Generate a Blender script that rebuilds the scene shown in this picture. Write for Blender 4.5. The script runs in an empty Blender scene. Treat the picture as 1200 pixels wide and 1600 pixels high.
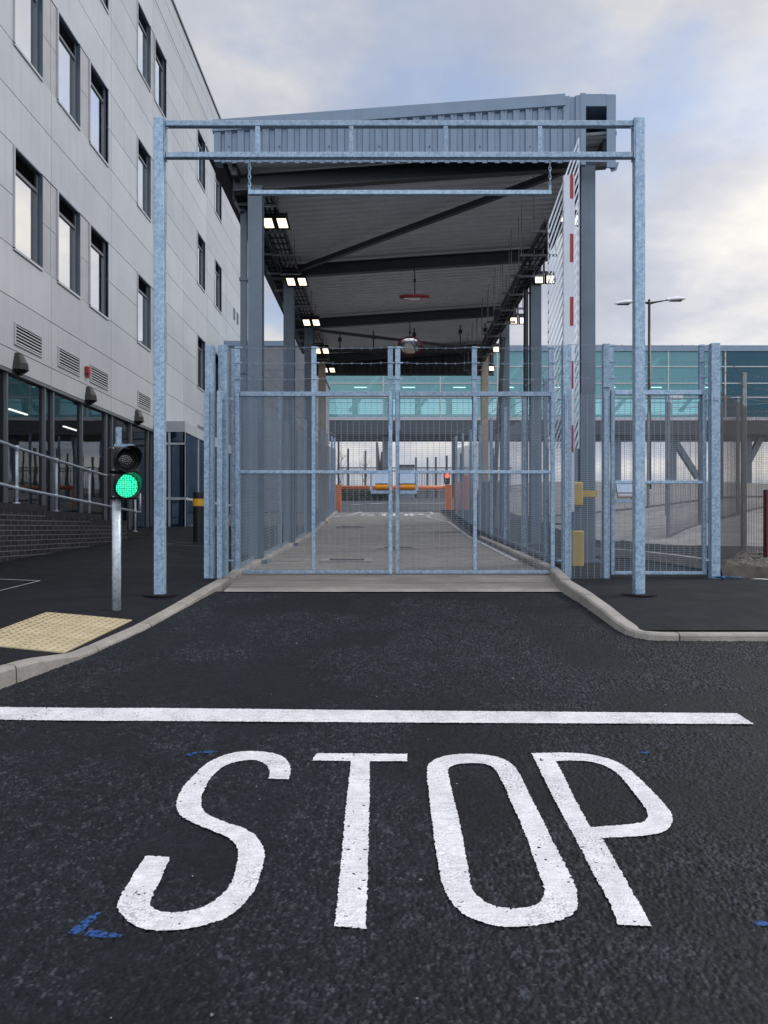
import bpy, math, random
import numpy as np
from mathutils import Vector, Matrix, noise
from mathutils.geometry import tessellate_polygon
random.seed(7)
S = bpy.context.scene
C = S.collection
R_ = math.radians

# ------------------------------------------------------------------ camera, world, sun, exposure
F, CX, CY = 1250.0, 603.0, 826.0          # focal length and principal point in photo pixels (1200x1600)
cam_d = bpy.data.cameras.new('camera')
cam = bpy.data.objects.new('camera', cam_d)
C.objects.link(cam)
cam_d.sensor_fit = 'VERTICAL'
cam_d.sensor_height = 32.0
cam_d.sensor_width = 24.0
cam_d.lens = 32.0 * F / 1600
cam_d.shift_x = -(CX - 600) / 1600
cam_d.shift_y = (CY - 800) / 1600
cam_d.clip_start = 0.05
cam_d.clip_end = 5000
cam.location = (0, 0, 0)
cam.rotation_euler = (R_(90), 0, 0)
S.camera = cam
S.render.resolution_x, S.render.resolution_y = 768, 1024

SUN_EL, SUN_AZ = R_(38), R_(66)            # azimuth measured from +Y (view direction) towards +X (right)
world = bpy.data.worlds.new('World')
S.world = world
world.use_nodes = True
wn = world.node_tree.nodes
wl = world.node_tree.links
wn.clear()
def wnode(t, **kw):
    n = wn.new(t)
    for k, v in kw.items():
        setattr(n, k, v)
    return n
wout = wnode('ShaderNodeOutputWorld')
bg = wnode('ShaderNodeBackground')
bg.inputs['Strength'].default_value = 0.10
sky = wnode('ShaderNodeTexSky', sky_type='NISHITA', sun_disc=False)
sky.sun_elevation = SUN_EL
sky.sun_rotation = SUN_AZ
sky.air_density = 1.0
sky.dust_density = 1.0
sky.ozone_density = 2.0
tc = wnode('ShaderNodeTexCoord')
sep = wnode('ShaderNodeSeparateXYZ')
wl.new(tc.outputs['Generated'], sep.inputs[0])
zadd = wnode('ShaderNodeMath', operation='ADD')
zmax = wnode('ShaderNodeMath', operation='MAXIMUM')
wl.new(sep.outputs['Z'], zmax.inputs[0]); zmax.inputs[1].default_value = 0.0
wl.new(zmax.outputs[0], zadd.inputs[0]); zadd.inputs[1].default_value = 0.22
comb = wnode('ShaderNodeCombineXYZ')
for ax in 'XY':
    dv = wnode('ShaderNodeMath', operation='DIVIDE')
    wl.new(sep.outputs[ax], dv.inputs[0]); wl.new(zadd.outputs[0], dv.inputs[1])
    wl.new(dv.outputs[0], comb.inputs[ax])
mp = wnode('ShaderNodeMapping')
mp.inputs['Location'].default_value = (8.0, 5.0, 0)
wl.new(comb.outputs[0], mp.inputs['Vector'])
n1 = wnode('ShaderNodeTexNoise'); n1.inputs['Scale'].default_value = 1.05; n1.inputs['Detail'].default_value = 7; n1.inputs['Roughness'].default_value = 0.55
n2 = wnode('ShaderNodeTexNoise'); n2.inputs['Scale'].default_value = 1.35; n2.inputs['Detail'].default_value = 8; n2.inputs['Roughness'].default_value = 0.56
wl.new(mp.outputs[0], n1.inputs['Vector'])
mp2 = wnode('ShaderNodeMapping'); mp2.inputs['Location'].default_value = (9.9, 8.3, 0)
wl.new(comb.outputs[0], mp2.inputs['Vector']); wl.new(mp2.outputs[0], n2.inputs['Vector'])
cmask = wnode('ShaderNodeValToRGB')
cmask.color_ramp.elements[0].position = 0.26; cmask.color_ramp.elements[0].color = (0, 0, 0, 1)
cmask.color_ramp.elements[1].position = 0.43; cmask.color_ramp.elements[1].color = (1, 1, 1, 1)
wl.new(n1.outputs['Fac'], cmask.inputs[0])
ccol = wnode('ShaderNodeValToRGB')            # cloud body: grey lavender to bright cream
ccol.color_ramp.elements[0].position = 0.36; ccol.color_ramp.elements[0].color = (0.44, 0.47, 0.56, 1)
ccol.color_ramp.elements[1].position = 0.70; ccol.color_ramp.elements[1].color = (1.0, 0.955, 0.88, 1)
e = ccol.color_ramp.elements.new(0.52); e.color = (0.60, 0.625, 0.70, 1)
wl.new(n2.outputs['Fac'], ccol.inputs[0])
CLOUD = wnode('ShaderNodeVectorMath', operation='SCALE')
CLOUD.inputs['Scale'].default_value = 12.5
wl.new(ccol.outputs[0], CLOUD.inputs[0])
# added fill light: unseen sky overhead and behind is brightened; glow low on right
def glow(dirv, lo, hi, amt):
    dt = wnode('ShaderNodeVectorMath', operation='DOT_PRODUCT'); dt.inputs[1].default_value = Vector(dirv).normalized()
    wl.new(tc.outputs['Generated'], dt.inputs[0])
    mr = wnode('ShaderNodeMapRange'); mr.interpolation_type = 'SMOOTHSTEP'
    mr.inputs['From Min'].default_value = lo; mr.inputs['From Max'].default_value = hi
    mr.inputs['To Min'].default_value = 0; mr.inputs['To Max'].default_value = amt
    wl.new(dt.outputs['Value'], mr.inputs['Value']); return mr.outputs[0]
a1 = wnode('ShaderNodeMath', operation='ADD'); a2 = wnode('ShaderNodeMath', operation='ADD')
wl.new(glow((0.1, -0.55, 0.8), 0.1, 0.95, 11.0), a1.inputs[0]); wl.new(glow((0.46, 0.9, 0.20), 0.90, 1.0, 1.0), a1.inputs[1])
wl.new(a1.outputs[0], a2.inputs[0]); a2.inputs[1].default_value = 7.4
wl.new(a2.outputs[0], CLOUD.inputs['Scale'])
SKYG = wnode('ShaderNodeVectorMath', operation='SCALE')
SKYG.inputs['Scale'].default_value = 1.35
wl.new(sky.outputs[0], SKYG.inputs[0])
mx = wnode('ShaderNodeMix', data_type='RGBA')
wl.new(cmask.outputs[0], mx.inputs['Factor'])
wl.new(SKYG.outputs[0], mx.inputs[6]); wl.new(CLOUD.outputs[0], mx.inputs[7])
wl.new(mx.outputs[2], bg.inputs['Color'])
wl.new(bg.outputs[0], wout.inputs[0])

sun_d = bpy.data.lights.new('sun', 'SUN')
sun_d.energy = 1.2
sun_d.angle = R_(14)
sun_d.color = (1.0, 0.95, 0.89)
sun = bpy.data.objects.new('sun', sun_d)
C.objects.link(sun)
sdir = Vector((math.sin(SUN_AZ) * math.cos(SUN_EL), math.cos(SUN_AZ) * math.cos(SUN_EL), math.sin(SUN_EL)))
sun.rotation_euler = (-sdir).to_track_quat('-Z', 'Y').to_euler()

S.view_settings.view_transform = 'Standard'
S.view_settings.look = 'None'
S.view_settings.exposure = 0.36
S.view_settings.gamma = 1.0

# ------------------------------------------------------------------ helpers
def W(px, py, d):
    """world point of a photo pixel at depth d"""
    return Vector(((px - CX) / F * d, d, (CY - py) / F * d))
def lerp_tab(tab, v):
    if v <= tab[0][0]:
        (a, b), (c, d) = tab[0], tab[1]
    elif v >= tab[-1][0]:
        (a, b), (c, d) = tab[-2], tab[-1]
    else:
        for (a, b), (c, d) in zip(tab, tab[1:]):
            if a <= v <= c:
                break
    return b + (d - b) * (v - a) / (c - a)
ROAD = [(-60, -4.6), (-20, -3.2), (0, -1.65), (10.4, -0.602), (20.2, -0.18), (31.2, 0.65), (60, 2.9), (80, 3.25), (140, 3.4), (1500, 3.5)]
def R(y):
    return lerp_tab(ROAD, min(max(y, -60), 1500))
KERB_L = [(3.6, -8.0), (3.75, -6.5), (4.1, -4.4), (4.75, -3.2), (5.46, -2.63), (6.25, -2.36), (7.23, -2.17), (8.5, -2.02), (9.73, -1.9), (10.6, -1.86)]
def kx(y):
    return lerp_tab(KERB_L, y) if y < 10.6 else -1.86
KOFF = [(3, .12), (5.7, .12), (6.2, .03), (7.5, .025), (9, .05), (12, .06), (40, .06)]
def PL(x, y):
    """left pavement height"""
    base = R(y) if y < 20.2 else R(20.2) + (y - 20.2) * .042
    k = lerp_tab(KOFF, min(max(y, 3), 40))
    t = min(max((kx(y) - x) / 1.0, 0), 1)
    return base + k + (.09 - k) * t
QTAB = [(6.8, -.893), (8.6, -.715), (9.4, -.655), (10.3, -.64), (13.5, -.45), (20, -.1), (31, .72), (60, 2.9)]
def QR(y):
    return lerp_tab(QTAB, y)

class MB:
    def __init__(s):
        s.v, s.f = [], []
    def quad(s, a, b, c, d):
        n = len(s.v); s.v += [tuple(a), tuple(b), tuple(c), tuple(d)]; s.f.append((n, n + 1, n + 2, n + 3)); return s
    def box(s, x0, x1, y0, y1, z0, z1):
        n = len(s.v)
        s.v += [(x, y, z) for z in (z0, z1) for x, y in ((x0, y0), (x1, y0), (x1, y1), (x0, y1))]
        s.f += [tuple(n + i for i in q) for q in ((3, 2, 1, 0), (4, 5, 6, 7), (0, 1, 5, 4), (1, 2, 6, 5), (2, 3, 7, 6), (3, 0, 4, 7))]
        return s
    def cbox(s, x0, x1, y0, y1, z0, z1, c=.006):
        """box with chamfered vertical and horizontal edges"""
        n = len(s.v)
        rings = []
        for z, k in ((z0, c), (z0 + c, 0), (z1 - c, 0), (z1, c)):
            o = c
            xa, xb, ya, yb = x0 + k, x1 - k, y0 + k, y1 - k
            pts = [(xa + o, ya), (xb - o, ya), (xb, ya + o), (xb, yb - o), (xb - o, yb), (xa + o, yb), (xa, yb - o), (xa, ya + o)]
            rings.append([(x, y, z) for x, y in pts])
        for r in rings: s.v += r
        for i in range(3):
            for j in range(8):
                k = (j + 1) % 8
                s.f.append((n + i * 8 + j, n + i * 8 + k, n + i * 8 + 8 + k, n + i * 8 + 8 + j))
        s.f.append(tuple(n + j for j in reversed(range(8))))
        s.f.append(tuple(n + 24 + j for j in range(8)))
        return s
    def bar(s, p, q, w, h=None, up=(0, 0, 1), caps=True):
        """rectangular bar from p to q, w across, h along up"""
        h = w if h is None else h
        p, q = Vector(p), Vector(q)
        d = (q - p).normalized()
        u = Vector(up)
        if abs(d.dot(u)) > .98: u = Vector((0, 1, 0))
        a = d.cross(u).normalized(); b = a.cross(d).normalized()
        n = len(s.v)
        for c in (p, q):
            for i, j in ((-1, -1), (1, -1), (1, 1), (-1, 1)):
                s.v.append(tuple(c + a * (i * w / 2) + b * (j * h / 2)))
        s.f += [tuple(n + i for i in t) for t in ((0, 4, 5, 1), (1, 5, 6, 2), (2, 6, 7, 3), (3, 7, 4, 0))]
        if caps: s.f += [(n, n + 1, n + 2, n + 3), (n + 7, n + 6, n + 5, n + 4)]
        return s
    def tube(s, pts, r, k=8, caps=True):
        pts = [Vector(p) for p in pts]
        rr = r if isinstance(r, (list, tuple)) else [r] * len(pts)
        n = len(s.v); a = None
        for i, p in enumerate(pts):
            d = (pts[min(i + 1, len(pts) - 1)] - pts[max(i - 1, 0)]).normalized()
            if a is None:
                a = d.cross(Vector((0, 0, 1)) if abs(d.z) < .9 else Vector((0, 1, 0))).normalized()
            else:
                a = (a - d * a.dot(d)).normalized()
            b = d.cross(a)
            for j in range(k):
                t = 2 * math.pi * j / k
                s.v.append(tuple(p + (a * math.cos(t) + b * math.sin(t)) * rr[i]))
        for i in range(len(pts) - 1):
            for j in range(k):
                m = (j + 1) % k
                s.f.append((n + i * k + j, n + i * k + m, n + i * k + k + m, n + i * k + k + j))
        if caps:
            s.f.append(tuple(n + j for j in reversed(range(k))))
            s.f.append(tuple(n + (len(pts) - 1) * k + j for j in range(k)))
        return s
    def ibeam(s, p, q, w, h, tf=.014, tw=.01, up=(0, 0, 1)):
        p, q = Vector(p), Vector(q); d = (q - p).normalized(); u = Vector(up)
        a = d.cross(u).normalized(); b = a.cross(d).normalized()
        s.bar(p + b * (h / 2 - tf / 2), q + b * (h / 2 - tf / 2), w, tf, up=b)
        s.bar(p - b * (h / 2 - tf / 2), q - b * (h / 2 - tf / 2), w, tf, up=b)
        s.bar(p, q, tw, h - 2 * tf, up=b)
        return s
    def grid(s, xs, ys, fn):
        n = len(s.v)
        for y in ys:
            for x in xs: s.v.append(fn(x, y))
        m = len(xs)
        for j in range(len(ys) - 1):
            for i in range(m - 1):
                a = n + j * m + i
                s.f.append((a, a + 1, a + m + 1, a + m))
        return s
    def extr(s, prof, axis, a, b):
        """closed profile (list of 2-D points) extruded along axis from a to b"""
        def pt(u, v, t):
            return {'x': (t, u, v), 'y': (u, t, v), 'z': (u, v, t)}[axis]
        n = len(s.v); k = len(prof)
        s.v += [pt(u, v, a) for u, v in prof] + [pt(u, v, b) for u, v in prof]
        for j in range(k):
            m = (j + 1) % k
            s.f.append((n + j, n + m, n + k + m, n + k + j))
        s.f.append(tuple(n + j for j in reversed(range(k))))
        s.f.append(tuple(n + k + j for j in range(k)))
        return s
    def rotz(s, cx, cy, a):
        c, q = math.cos(a), math.sin(a)
        s.v = [(cx + (x - cx) * c - (y - cy) * q, cy + (x - cx) * q + (y - cy) * c, z) for x, y, z in s.v]
        return s
    def build(s, name, mat, parent=None, smooth=False, origin=None):
        o3 = ORG.get(parent, Vector((0, 0, 0))) if parent else Vector(origin if origin else (0, 0, 0))
        me = bpy.data.meshes.new(name)
        me.from_pydata([(x - o3.x, y - o3.y, z - o3.z) for x, y, z in s.v], [], s.f)
        if mat: me.materials.append(mat)
        if smooth:
            for p in me.polygons: p.use_smooth = True
        me.update()
        o = bpy.data.objects.new(name, me)
        C.objects.link(o)
        ORG[o] = o3
        if parent: o.parent = parent
        else: o.location = o3
        return o
ORG = {}
def tag(o, label, cat, group=None, kind=None):
    o['label'] = label; o['category'] = cat
    if group: o['group'] = group
    if kind: o['kind'] = kind
    return o
def thing(name, label, cat, loc, group=None):
    o = bpy.data.objects.new(name, None)
    o.empty_display_size = .2
    o.location = loc
    C.objects.link(o)
    ORG[o] = Vector(loc)
    return tag(o, label, cat, group)
def struct(mb, name, mat, smooth=False):
    o = mb.build(name, mat, None, smooth)
    o['kind'] = 'structure'
    return o
def dup(root, loc, label, rotz=None):
    def cp(o, parent):
        c = o.copy(); C.objects.link(c)
        if parent: c.parent = parent
        for ch in [k for k in KIDS.get(o, []) or list(o.children)]: cp(ch, c)
        return c
    r = cp(root, None)
    r.location = loc; r['label'] = label
    ORG[r] = Vector(loc)
    if rotz is not None: r.rotation_euler = (0, 0, rotz)
    return r
KIDS = {}

# ------------------------------------------------------------------ materials
def mat(name, col=(.5, .5, .5), rough=.6, metal=0.0, spec=.5, emit=None, estr=0):
    m = bpy.data.materials.new(name); m.use_nodes = True
    b = m.node_tree.nodes['Principled BSDF']
    b.inputs['Base Color'].default_value = (*col, 1)
    b.inputs['Roughness'].default_value = rough
    b.inputs['Metallic'].default_value = metal
    b.inputs['Specular IOR Level'].default_value = spec
    if emit:
        b.inputs['Emission Color'].default_value = (*emit, 1); b.inputs['Emission Strength'].default_value = estr
    return m
class NB:
    """node builder on a material"""
    def __init__(s, m):
        s.t = m.node_tree; s.n = s.t.nodes; s.l = s.t.links; s.b = s.n['Principled BSDF']
        s.tc = s.n.new('ShaderNodeTexCoord').outputs['Object']
    def mapped(s, scale=(1, 1, 1), loc=(0, 0, 0), rot=(0, 0, 0)):
        k = s.n.new('ShaderNodeMapping'); k.inputs['Scale'].default_value = scale; k.inputs['Location'].default_value = loc
        k.inputs['Rotation'].default_value = rot
        s.l.new(s.tc, k.inputs['Vector']); return k.outputs[0]
    def noise(s, scale, detail=4, rough=.55, vec=None):
        k = s.n.new('ShaderNodeTexNoise'); k.inputs['Scale'].default_value = scale
        k.inputs['Detail'].default_value = detail; k.inputs['Roughness'].default_value = rough
        s.l.new(vec if vec else s.tc, k.inputs['Vector']); return k.outputs['Fac']
    def vor(s, scale, feature='F1', out='Distance', vec=None, rnd=1.0):
        k = s.n.new('ShaderNodeTexVoronoi'); k.feature = feature; k.inputs['Scale'].default_value = scale
        k.inputs['Randomness'].default_value = rnd
        s.l.new(vec if vec else s.tc, k.inputs['Vector']); return k.outputs[out]
    def ramp(s, fac, stops):
        k = s.n.new('ShaderNodeValToRGB'); el = k.color_ramp.elements
        el[0].position, el[0].color = stops[0][0], (*stops[0][1], 1)
        el[1].position, el[1].color = stops[-1][0], (*stops[-1][1], 1)
        for p, c in stops[1:-1]:
            x = el.new(p); x.color = (*c, 1)
        s.l.new(fac, k.inputs[0]); return k.outputs[0]
    def math(s, op, a, b=None, clamp=False):
        k = s.n.new('ShaderNodeMath'); k.operation = op; k.use_clamp = clamp
        for i, v in enumerate((a, b)):
            if v is None: continue
            if isinstance(v, (int, float)): k.inputs[i].default_value = v
            else: s.l.new(v, k.inputs[i])
        return k.outputs[0]
    def mix(s, fac, a, b, mode='MIX'):
        k = s.n.new('ShaderNodeMix'); k.data_type = 'RGBA'; k.blend_type = mode
        for i, v in ((0, fac), (6, a), (7, b)):
            if isinstance(v, (int, float)): k.inputs[i].default_value = v
            elif isinstance(v, tuple): k.inputs[i].default_value = (*v, 1)
            else: s.l.new(v, k.inputs[i])
        return k.outputs[2]
    def color(s, o): s.l.new(o, s.b.inputs['Base Color'])
    def rough(s, o): s.l.new(o, s.b.inputs['Roughness'])
    def bump(s, h, strength=.5, dist=.01, prev=None):
        k = s.n.new('ShaderNodeBump'); k.inputs['Strength'].default_value = strength; k.inputs['Distance'].default_value = dist
        s.l.new(h, k.inputs['Height'])
        if prev: s.l.new(prev, k.inputs['Normal'])
        s.l.new(k.outputs[0], s.b.inputs['Normal']); return k.outputs[0]
G3 = lambda g: (g, g, g)

def m_asphalt(name, cell, lo, hi, bump, dist, spec=.5):
    m = mat(name, rough=.6, spec=spec); n = NB(m)
    v1 = n.vor(cell); v2 = n.vor(cell * 2.1)
    cellc = n.vor(cell, out='Color')
    big = n.noise(.55, 5, .6); mid = n.noise(3.2, 5, .65)
    sepc = n.n.new('ShaderNodeSeparateColor'); n.l.new(cellc, sepc.inputs[0])
    base = n.ramp(sepc.outputs[0], [(0, lo), (.75, tuple((a + b) / 2 for a, b in zip(lo, hi))), (1, hi)])
    patch = n.ramp(n.math('ADD', n.math('MULTIPLY', big, .55), n.math('MULTIPLY', mid, .45)), [(.36, G3(.72)), (.64, G3(1.35))])
    col = n.mix(1.0, base, patch, 'MULTIPLY')
    speck = n.ramp(n.vor(cell * .42, out='Distance'), [(0, G3(1)), (.07, G3(0))])
    few = n.ramp(n.noise(9, 2), [(.60, G3(0)), (.68, G3(1))])
    col = n.mix(n.math('MULTIPLY', n.math('MULTIPLY', speck, few), .35), col, (.22, .20, .18))
    n.color(col)
    edge = n.vor(cell, 'DISTANCE_TO_EDGE')
    h = n.math('MINIMUM', n.math('MULTIPLY', edge, 5.0), 1.0)
    h = n.math('ADD', n.math('MULTIPLY', h, .8), n.math('MULTIPLY', sepc.outputs[1], .9))
    h = n.math('ADD', h, n.math('MULTIPLY', n.math('SUBTRACT', 1.0, v2), .3))
    h = n.math('ADD', h, n.math('MULTIPLY', n.noise(cell * .3, 3), .7))
    gap = n.ramp(edge, [(.0, G3(.25)), (.16, G3(1))])
    n.color(n.mix(1.0, col, gap, 'MULTIPLY'))
    n.bump(h, bump, dist)
    n.rough(n.ramp(mid, [(.3, G3(.60)), (.7, G3(.82))]))
    return m
M_ROAD = m_asphalt('coarse_asphalt', 58, (.0028, .0038, .0058), (.019, .0228, .030), .9, .012, .22)
M_PATH = m_asphalt('fine_asphalt', 150, (.0048, .0062, .0092), (.0145, .0173, .0235), .5, .004, .2)
def m_stones():
    m = mat('asphalt_chippings', rough=.6, spec=.25); n = NB(m)
    at_ = n.n.new('ShaderNodeAttribute'); at_.attribute_name = 'stone'
    big = n.noise(.55, 5, .6); mid = n.noise(3.2, 5, .65)
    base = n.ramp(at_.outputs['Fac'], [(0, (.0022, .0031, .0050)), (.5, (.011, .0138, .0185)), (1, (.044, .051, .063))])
    patch = n.ramp(n.math('ADD', n.math('MULTIPLY', big, .55), n.math('MULTIPLY', mid, .45)), [(.36, G3(.7)), (.64, G3(1.4))])
    dust = n.noise(1.6, 7, .7, n.mapped((1, 2.2, 1), rot=(0, 0, .5)))
    c = n.mix(1.0, base, patch, 'MULTIPLY')
    n.color(n.mix(n.ramp(dust, [(.62, G3(0)), (.76, G3(.14))]), c, (.10, .105, .11)))
    n.bump(n.noise(420, 3, .6), .35, .0015)
    n.rough(n.ramp(n.noise(140, 2), [(.3, G3(.48)), (.7, G3(.80))]))
    return m
M_STONES = m_stones()
M_FARROAD = m_asphalt('old_asphalt', 60, (.05, .052, .058), (.11, .112, .118), .4, .006)

def m_paint(name, col, worn=.5):
    m = mat(name, col, .55); n = NB(m)
    pits = n.ramp(n.vor(95), [(.50, G3(0)), (.62, G3(1))])
    area = n.ramp(n.noise(2.6, 5, .7), [(.42, G3(0)), (.66, G3(1))])
    k = n.math('MULTIPLY', n.math('MULTIPLY', pits, area), worn)
    dirt = n.ramp(n.noise(5.5, 8, .72), [(.35, tuple(c * .76 for c in col)), (.60, col)])
    sc = n.ramp(n.noise(14, 4, .7, n.mapped((1, 6, 1), rot=(0, 0, .6))), [(.46, G3(.86)), (.58, G3(1))])
    n.color(n.mix(k, n.mix(1.0, dirt, sc, 'MULTIPLY'), (.02, .021, .024)))
    n.bump(n.math('MINIMUM', n.math('MULTIPLY', n.vor(58, 'DISTANCE_TO_EDGE'), 4.0), 1.0), .28, .006)
    return m
M_WHITE = m_paint('white_road_paint', (.78, .79, .80), .5)
M_WHITE2 = m_paint('thin_white_paint', (.6, .61, .62), .6)

def m_galv(name='galvanised_steel', a=(.16, .25, .35), b=(.35, .47, .59)):
    m = mat(name, a, .48, .35, .5); n = NB(m)
    oi = n.n.new('ShaderNodeObjectInfo')
    off = n.n.new('ShaderNodeVectorMath'); off.operation = 'ADD'
    sc_ = n.math('MULTIPLY', oi.outputs['Random'], 37.0)
    n.l.new(n.tc, off.inputs[0]); n.l.new(sc_, off.inputs[1]); n.tc = off.outputs[0]
    sp = n.vor(38, out='Color'); sepc = n.n.new('ShaderNodeSeparateColor'); n.l.new(sp, sepc.inputs[0])
    mott = n.noise(16, 5, .7)
    f = n.math('ADD', n.math('MULTIPLY', sepc.outputs[0], .4), n.math('MULTIPLY', mott, .75))
    st = n.noise(5, 4, .6, n.mapped((6, 6, .5)))
    col = n.ramp(f, [(.30, a), (.78, b)])
    col = n.mix(n.ramp(st, [(.54, G3(0)), (.72, G3(.4))]), col, (.52, .62, .70))
    col = n.mix(1.0, col, n.ramp(oi.outputs['Random'], [(0, G3(.84)), (1, G3(1.14))]), 'MULTIPLY')
    scuff = n.noise(2.3, 7, .75)
    col = n.mix(n.ramp(scuff, [(.60, G3(0)), (.70, G3(.35))]), col, (.20, .21, .21))
    n.color(col)
    n.rough(n.ramp(f, [(.3, G3(.34)), (.8, G3(.58))]))
    n.bump(mott, .08, .004)
    return m
M_GALV = m_galv()
M_POLE = m_galv('pale_galvanised_steel', (.36, .42, .47), (.56, .62, .67))
M_GALVD = m_galv('weathered_galvanised_steel', (.13, .14, .15), (.26, .27, .28))
M_WIRE = mat('galvanised_wire', (.25, .31, .38), .5, .3)
M_WIRED = mat('dull_wire', (.10, .095, .09), .6, .2)

def m_painted(name, col, rough=.45, var=.12, scale=2.5, streak=True, spec=.5):
    m = mat(name, col, rough, 0, spec); n = NB(m)
    d = tuple(c * (1 - var) for c in col); l = tuple(min(c * (1 + var), 1) for c in col)
    f = n.noise(scale, 6, .65)
    c = n.ramp(f, [(.35, d), (.65, l)])
    if streak:
        s2 = n.noise(3.0, 4, .6, n.mapped((5, 5, .25)))
        c = n.mix(n.ramp(s2, [(.5, G3(0)), (.75, G3(.35))]), c, tuple(x * .7 for x in col))
    n.color(c); n.bump(n.noise(60, 3), .05, .002)
    return m
M_COL = m_painted('blue_grey_steel_paint', (.12, .165, .215), .42)
M_DARK = m_painted('dark_steel_paint', (.035, .042, .05), .45)
M_CLAD = m_painted('blue_grey_cladding', (.19, .27, .37), .42, .06)
M_DECK = m_painted('grey_deck_soffit', (.74, .765, .80), .5, .05)
M_BEIGE = m_painted('buff_steel_paint', (.42, .34, .25), .5)
M_BLACK = m_painted('black_plastic', (.012, .012, .013), .45, .2)
M_BLACKM = mat('matt_black', (.006, .006, .006), .8)
M_YEL = m_painted('yellow_paint', (.50, .35, .085), .45, .12)
M_YBAND = m_painted('yellow_band', (.80, .42, .015), .45, .08)
M_BOLT = m_painted('amber_bolt', (.72, .27, .015), .4, .08)
M_ORANGE = m_painted('orange_paint', (.62, .16, .04), .45, .12)
M_REDP = m_painted('red_paint', (.30, .018, .026), .4, .1)
M_DRED = m_painted('dark_red_paint', (.09, .014, .018), .4, .1)
M_WHITEM = m_painted('white_metal', (.62, .68, .75), .4, .05)
M_PLATE = m_painted('zinc_plate', (.36, .46, .58), .35, .08)

def m_concrete(name, lo, hi, band=0):
    m = mat(name, lo, .85); n = NB(m)
    f = n.noise(2.2, 8, .7)
    c = n.ramp(f, [(.32, lo), (.68, hi)])
    if band:
        bn = n.noise(2.0, 5, .65, n.mapped((.25, band, 1)))
        c = n.mix(n.ramp(bn, [(.40, G3(0)), (.60, G3(.85))]), c, tuple(x * .74 for x in lo))
    fine = n.noise(70, 3)
    c = n.mix(1.0, c, n.ramp(fine, [(.3, G3(.85)), (.7, G3(1.12))]), 'MULTIPLY')
    n.color(c); n.bump(n.noise(40, 5, .7), .25, .006)
    return m
M_CONC = m_concrete('lane_concrete', (.19, .175, .155), (.33, .305, .275), 8.5)
M_KERB = m_concrete('kerb_concrete', (.20, .187, .165), (.37, .35, .32))
M_RENDER = m_concrete('grey_block', (.17, .19, .215), (.235, .255, .28))
M_SOIL = m_concrete('soil', (.02, .017, .014), (.085, .075, .06))
M_GRAVEL = m_concrete('pale_gravel', (.13, .125, .12), (.28, .27, .26))
M_GROUND = m_concrete('open_ground', (.05, .05, .05), (.10, .10, .10))

def m_facade():
    m = mat('facade_panel', (.6, .6, .6), .5); n = NB(m)
    f = n.noise(.7, 5, .6)
    c = n.ramp(f, [(.3, (.385, .412, .44)), (.7, (.455, .478, .502))])
    st = n.noise(2.2, 5, .65, n.mapped((1, 2.6, .12)))
    c = n.mix(n.ramp(st, [(.50, G3(0)), (.74, G3(.55))]), c, (.33, .335, .335))
    blot = n.noise(1.7, 6, .75)
    c = n.mix(n.ramp(blot, [(.60, G3(0)), (.75, G3(.28))]), c, (.40, .40, .39))
    pn = n.n.new('ShaderNodeTexWhiteNoise'); pn.noise_dimensions = '3D'
    sn = n.n.new('ShaderNodeVectorMath'); sn.operation = 'SNAP'; sn.inputs[1].default_value = (50, 3.6, .95)
    ofs = n.n.new('ShaderNodeVectorMath'); ofs.operation = 'ADD'; ofs.inputs[1].default_value = (0, 24 - 16.49 + 36, -.3 - 3.31 + 9.5)
    n.l.new(n.tc, ofs.inputs[0]); n.l.new(ofs.outputs[0], sn.inputs[0]); n.l.new(sn.outputs[0], pn.inputs['Vector'])
    c = n.mix(1.0, c, n.ramp(pn.outputs['Value'], [(0, G3(.92)), (1, G3(1.05))]), 'MULTIPLY')
    n.color(c)
    w = n.n.new('ShaderNodeTexWave'); w.bands_direction = 'Z'; w.inputs['Scale'].default_value = 6; w.inputs['Distortion'].default_value = .2
    n.l.new(n.tc, w.inputs['Vector'])
    n.bump(n.math('ADD', n.math('MULTIPLY', w.outputs['Fac'], .5), n.noise(45, 3)), .12, .003)
    return m
M_FAC = m_facade()
M_FAC2 = m_painted('facade_infill_panel', (.36, .365, .375), .5, .07)
M_PARA = m_painted('parapet_panel', (.40, .43, .46), .45, .05)
M_ALU = m_painted('aluminium_trim', (.44, .46, .48), .4, .06)
M_JAMB = m_painted('blue_jamb', (.055, .085, .115), .4, .1)
M_MULL = m_painted('mullion_grey', (.12, .135, .15), .4, .08)
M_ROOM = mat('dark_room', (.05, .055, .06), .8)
M_LAMP = mat('interior_lamp', (.8, .8, .8), .5, emit=(1, .96, .88), estr=1.8)

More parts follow.
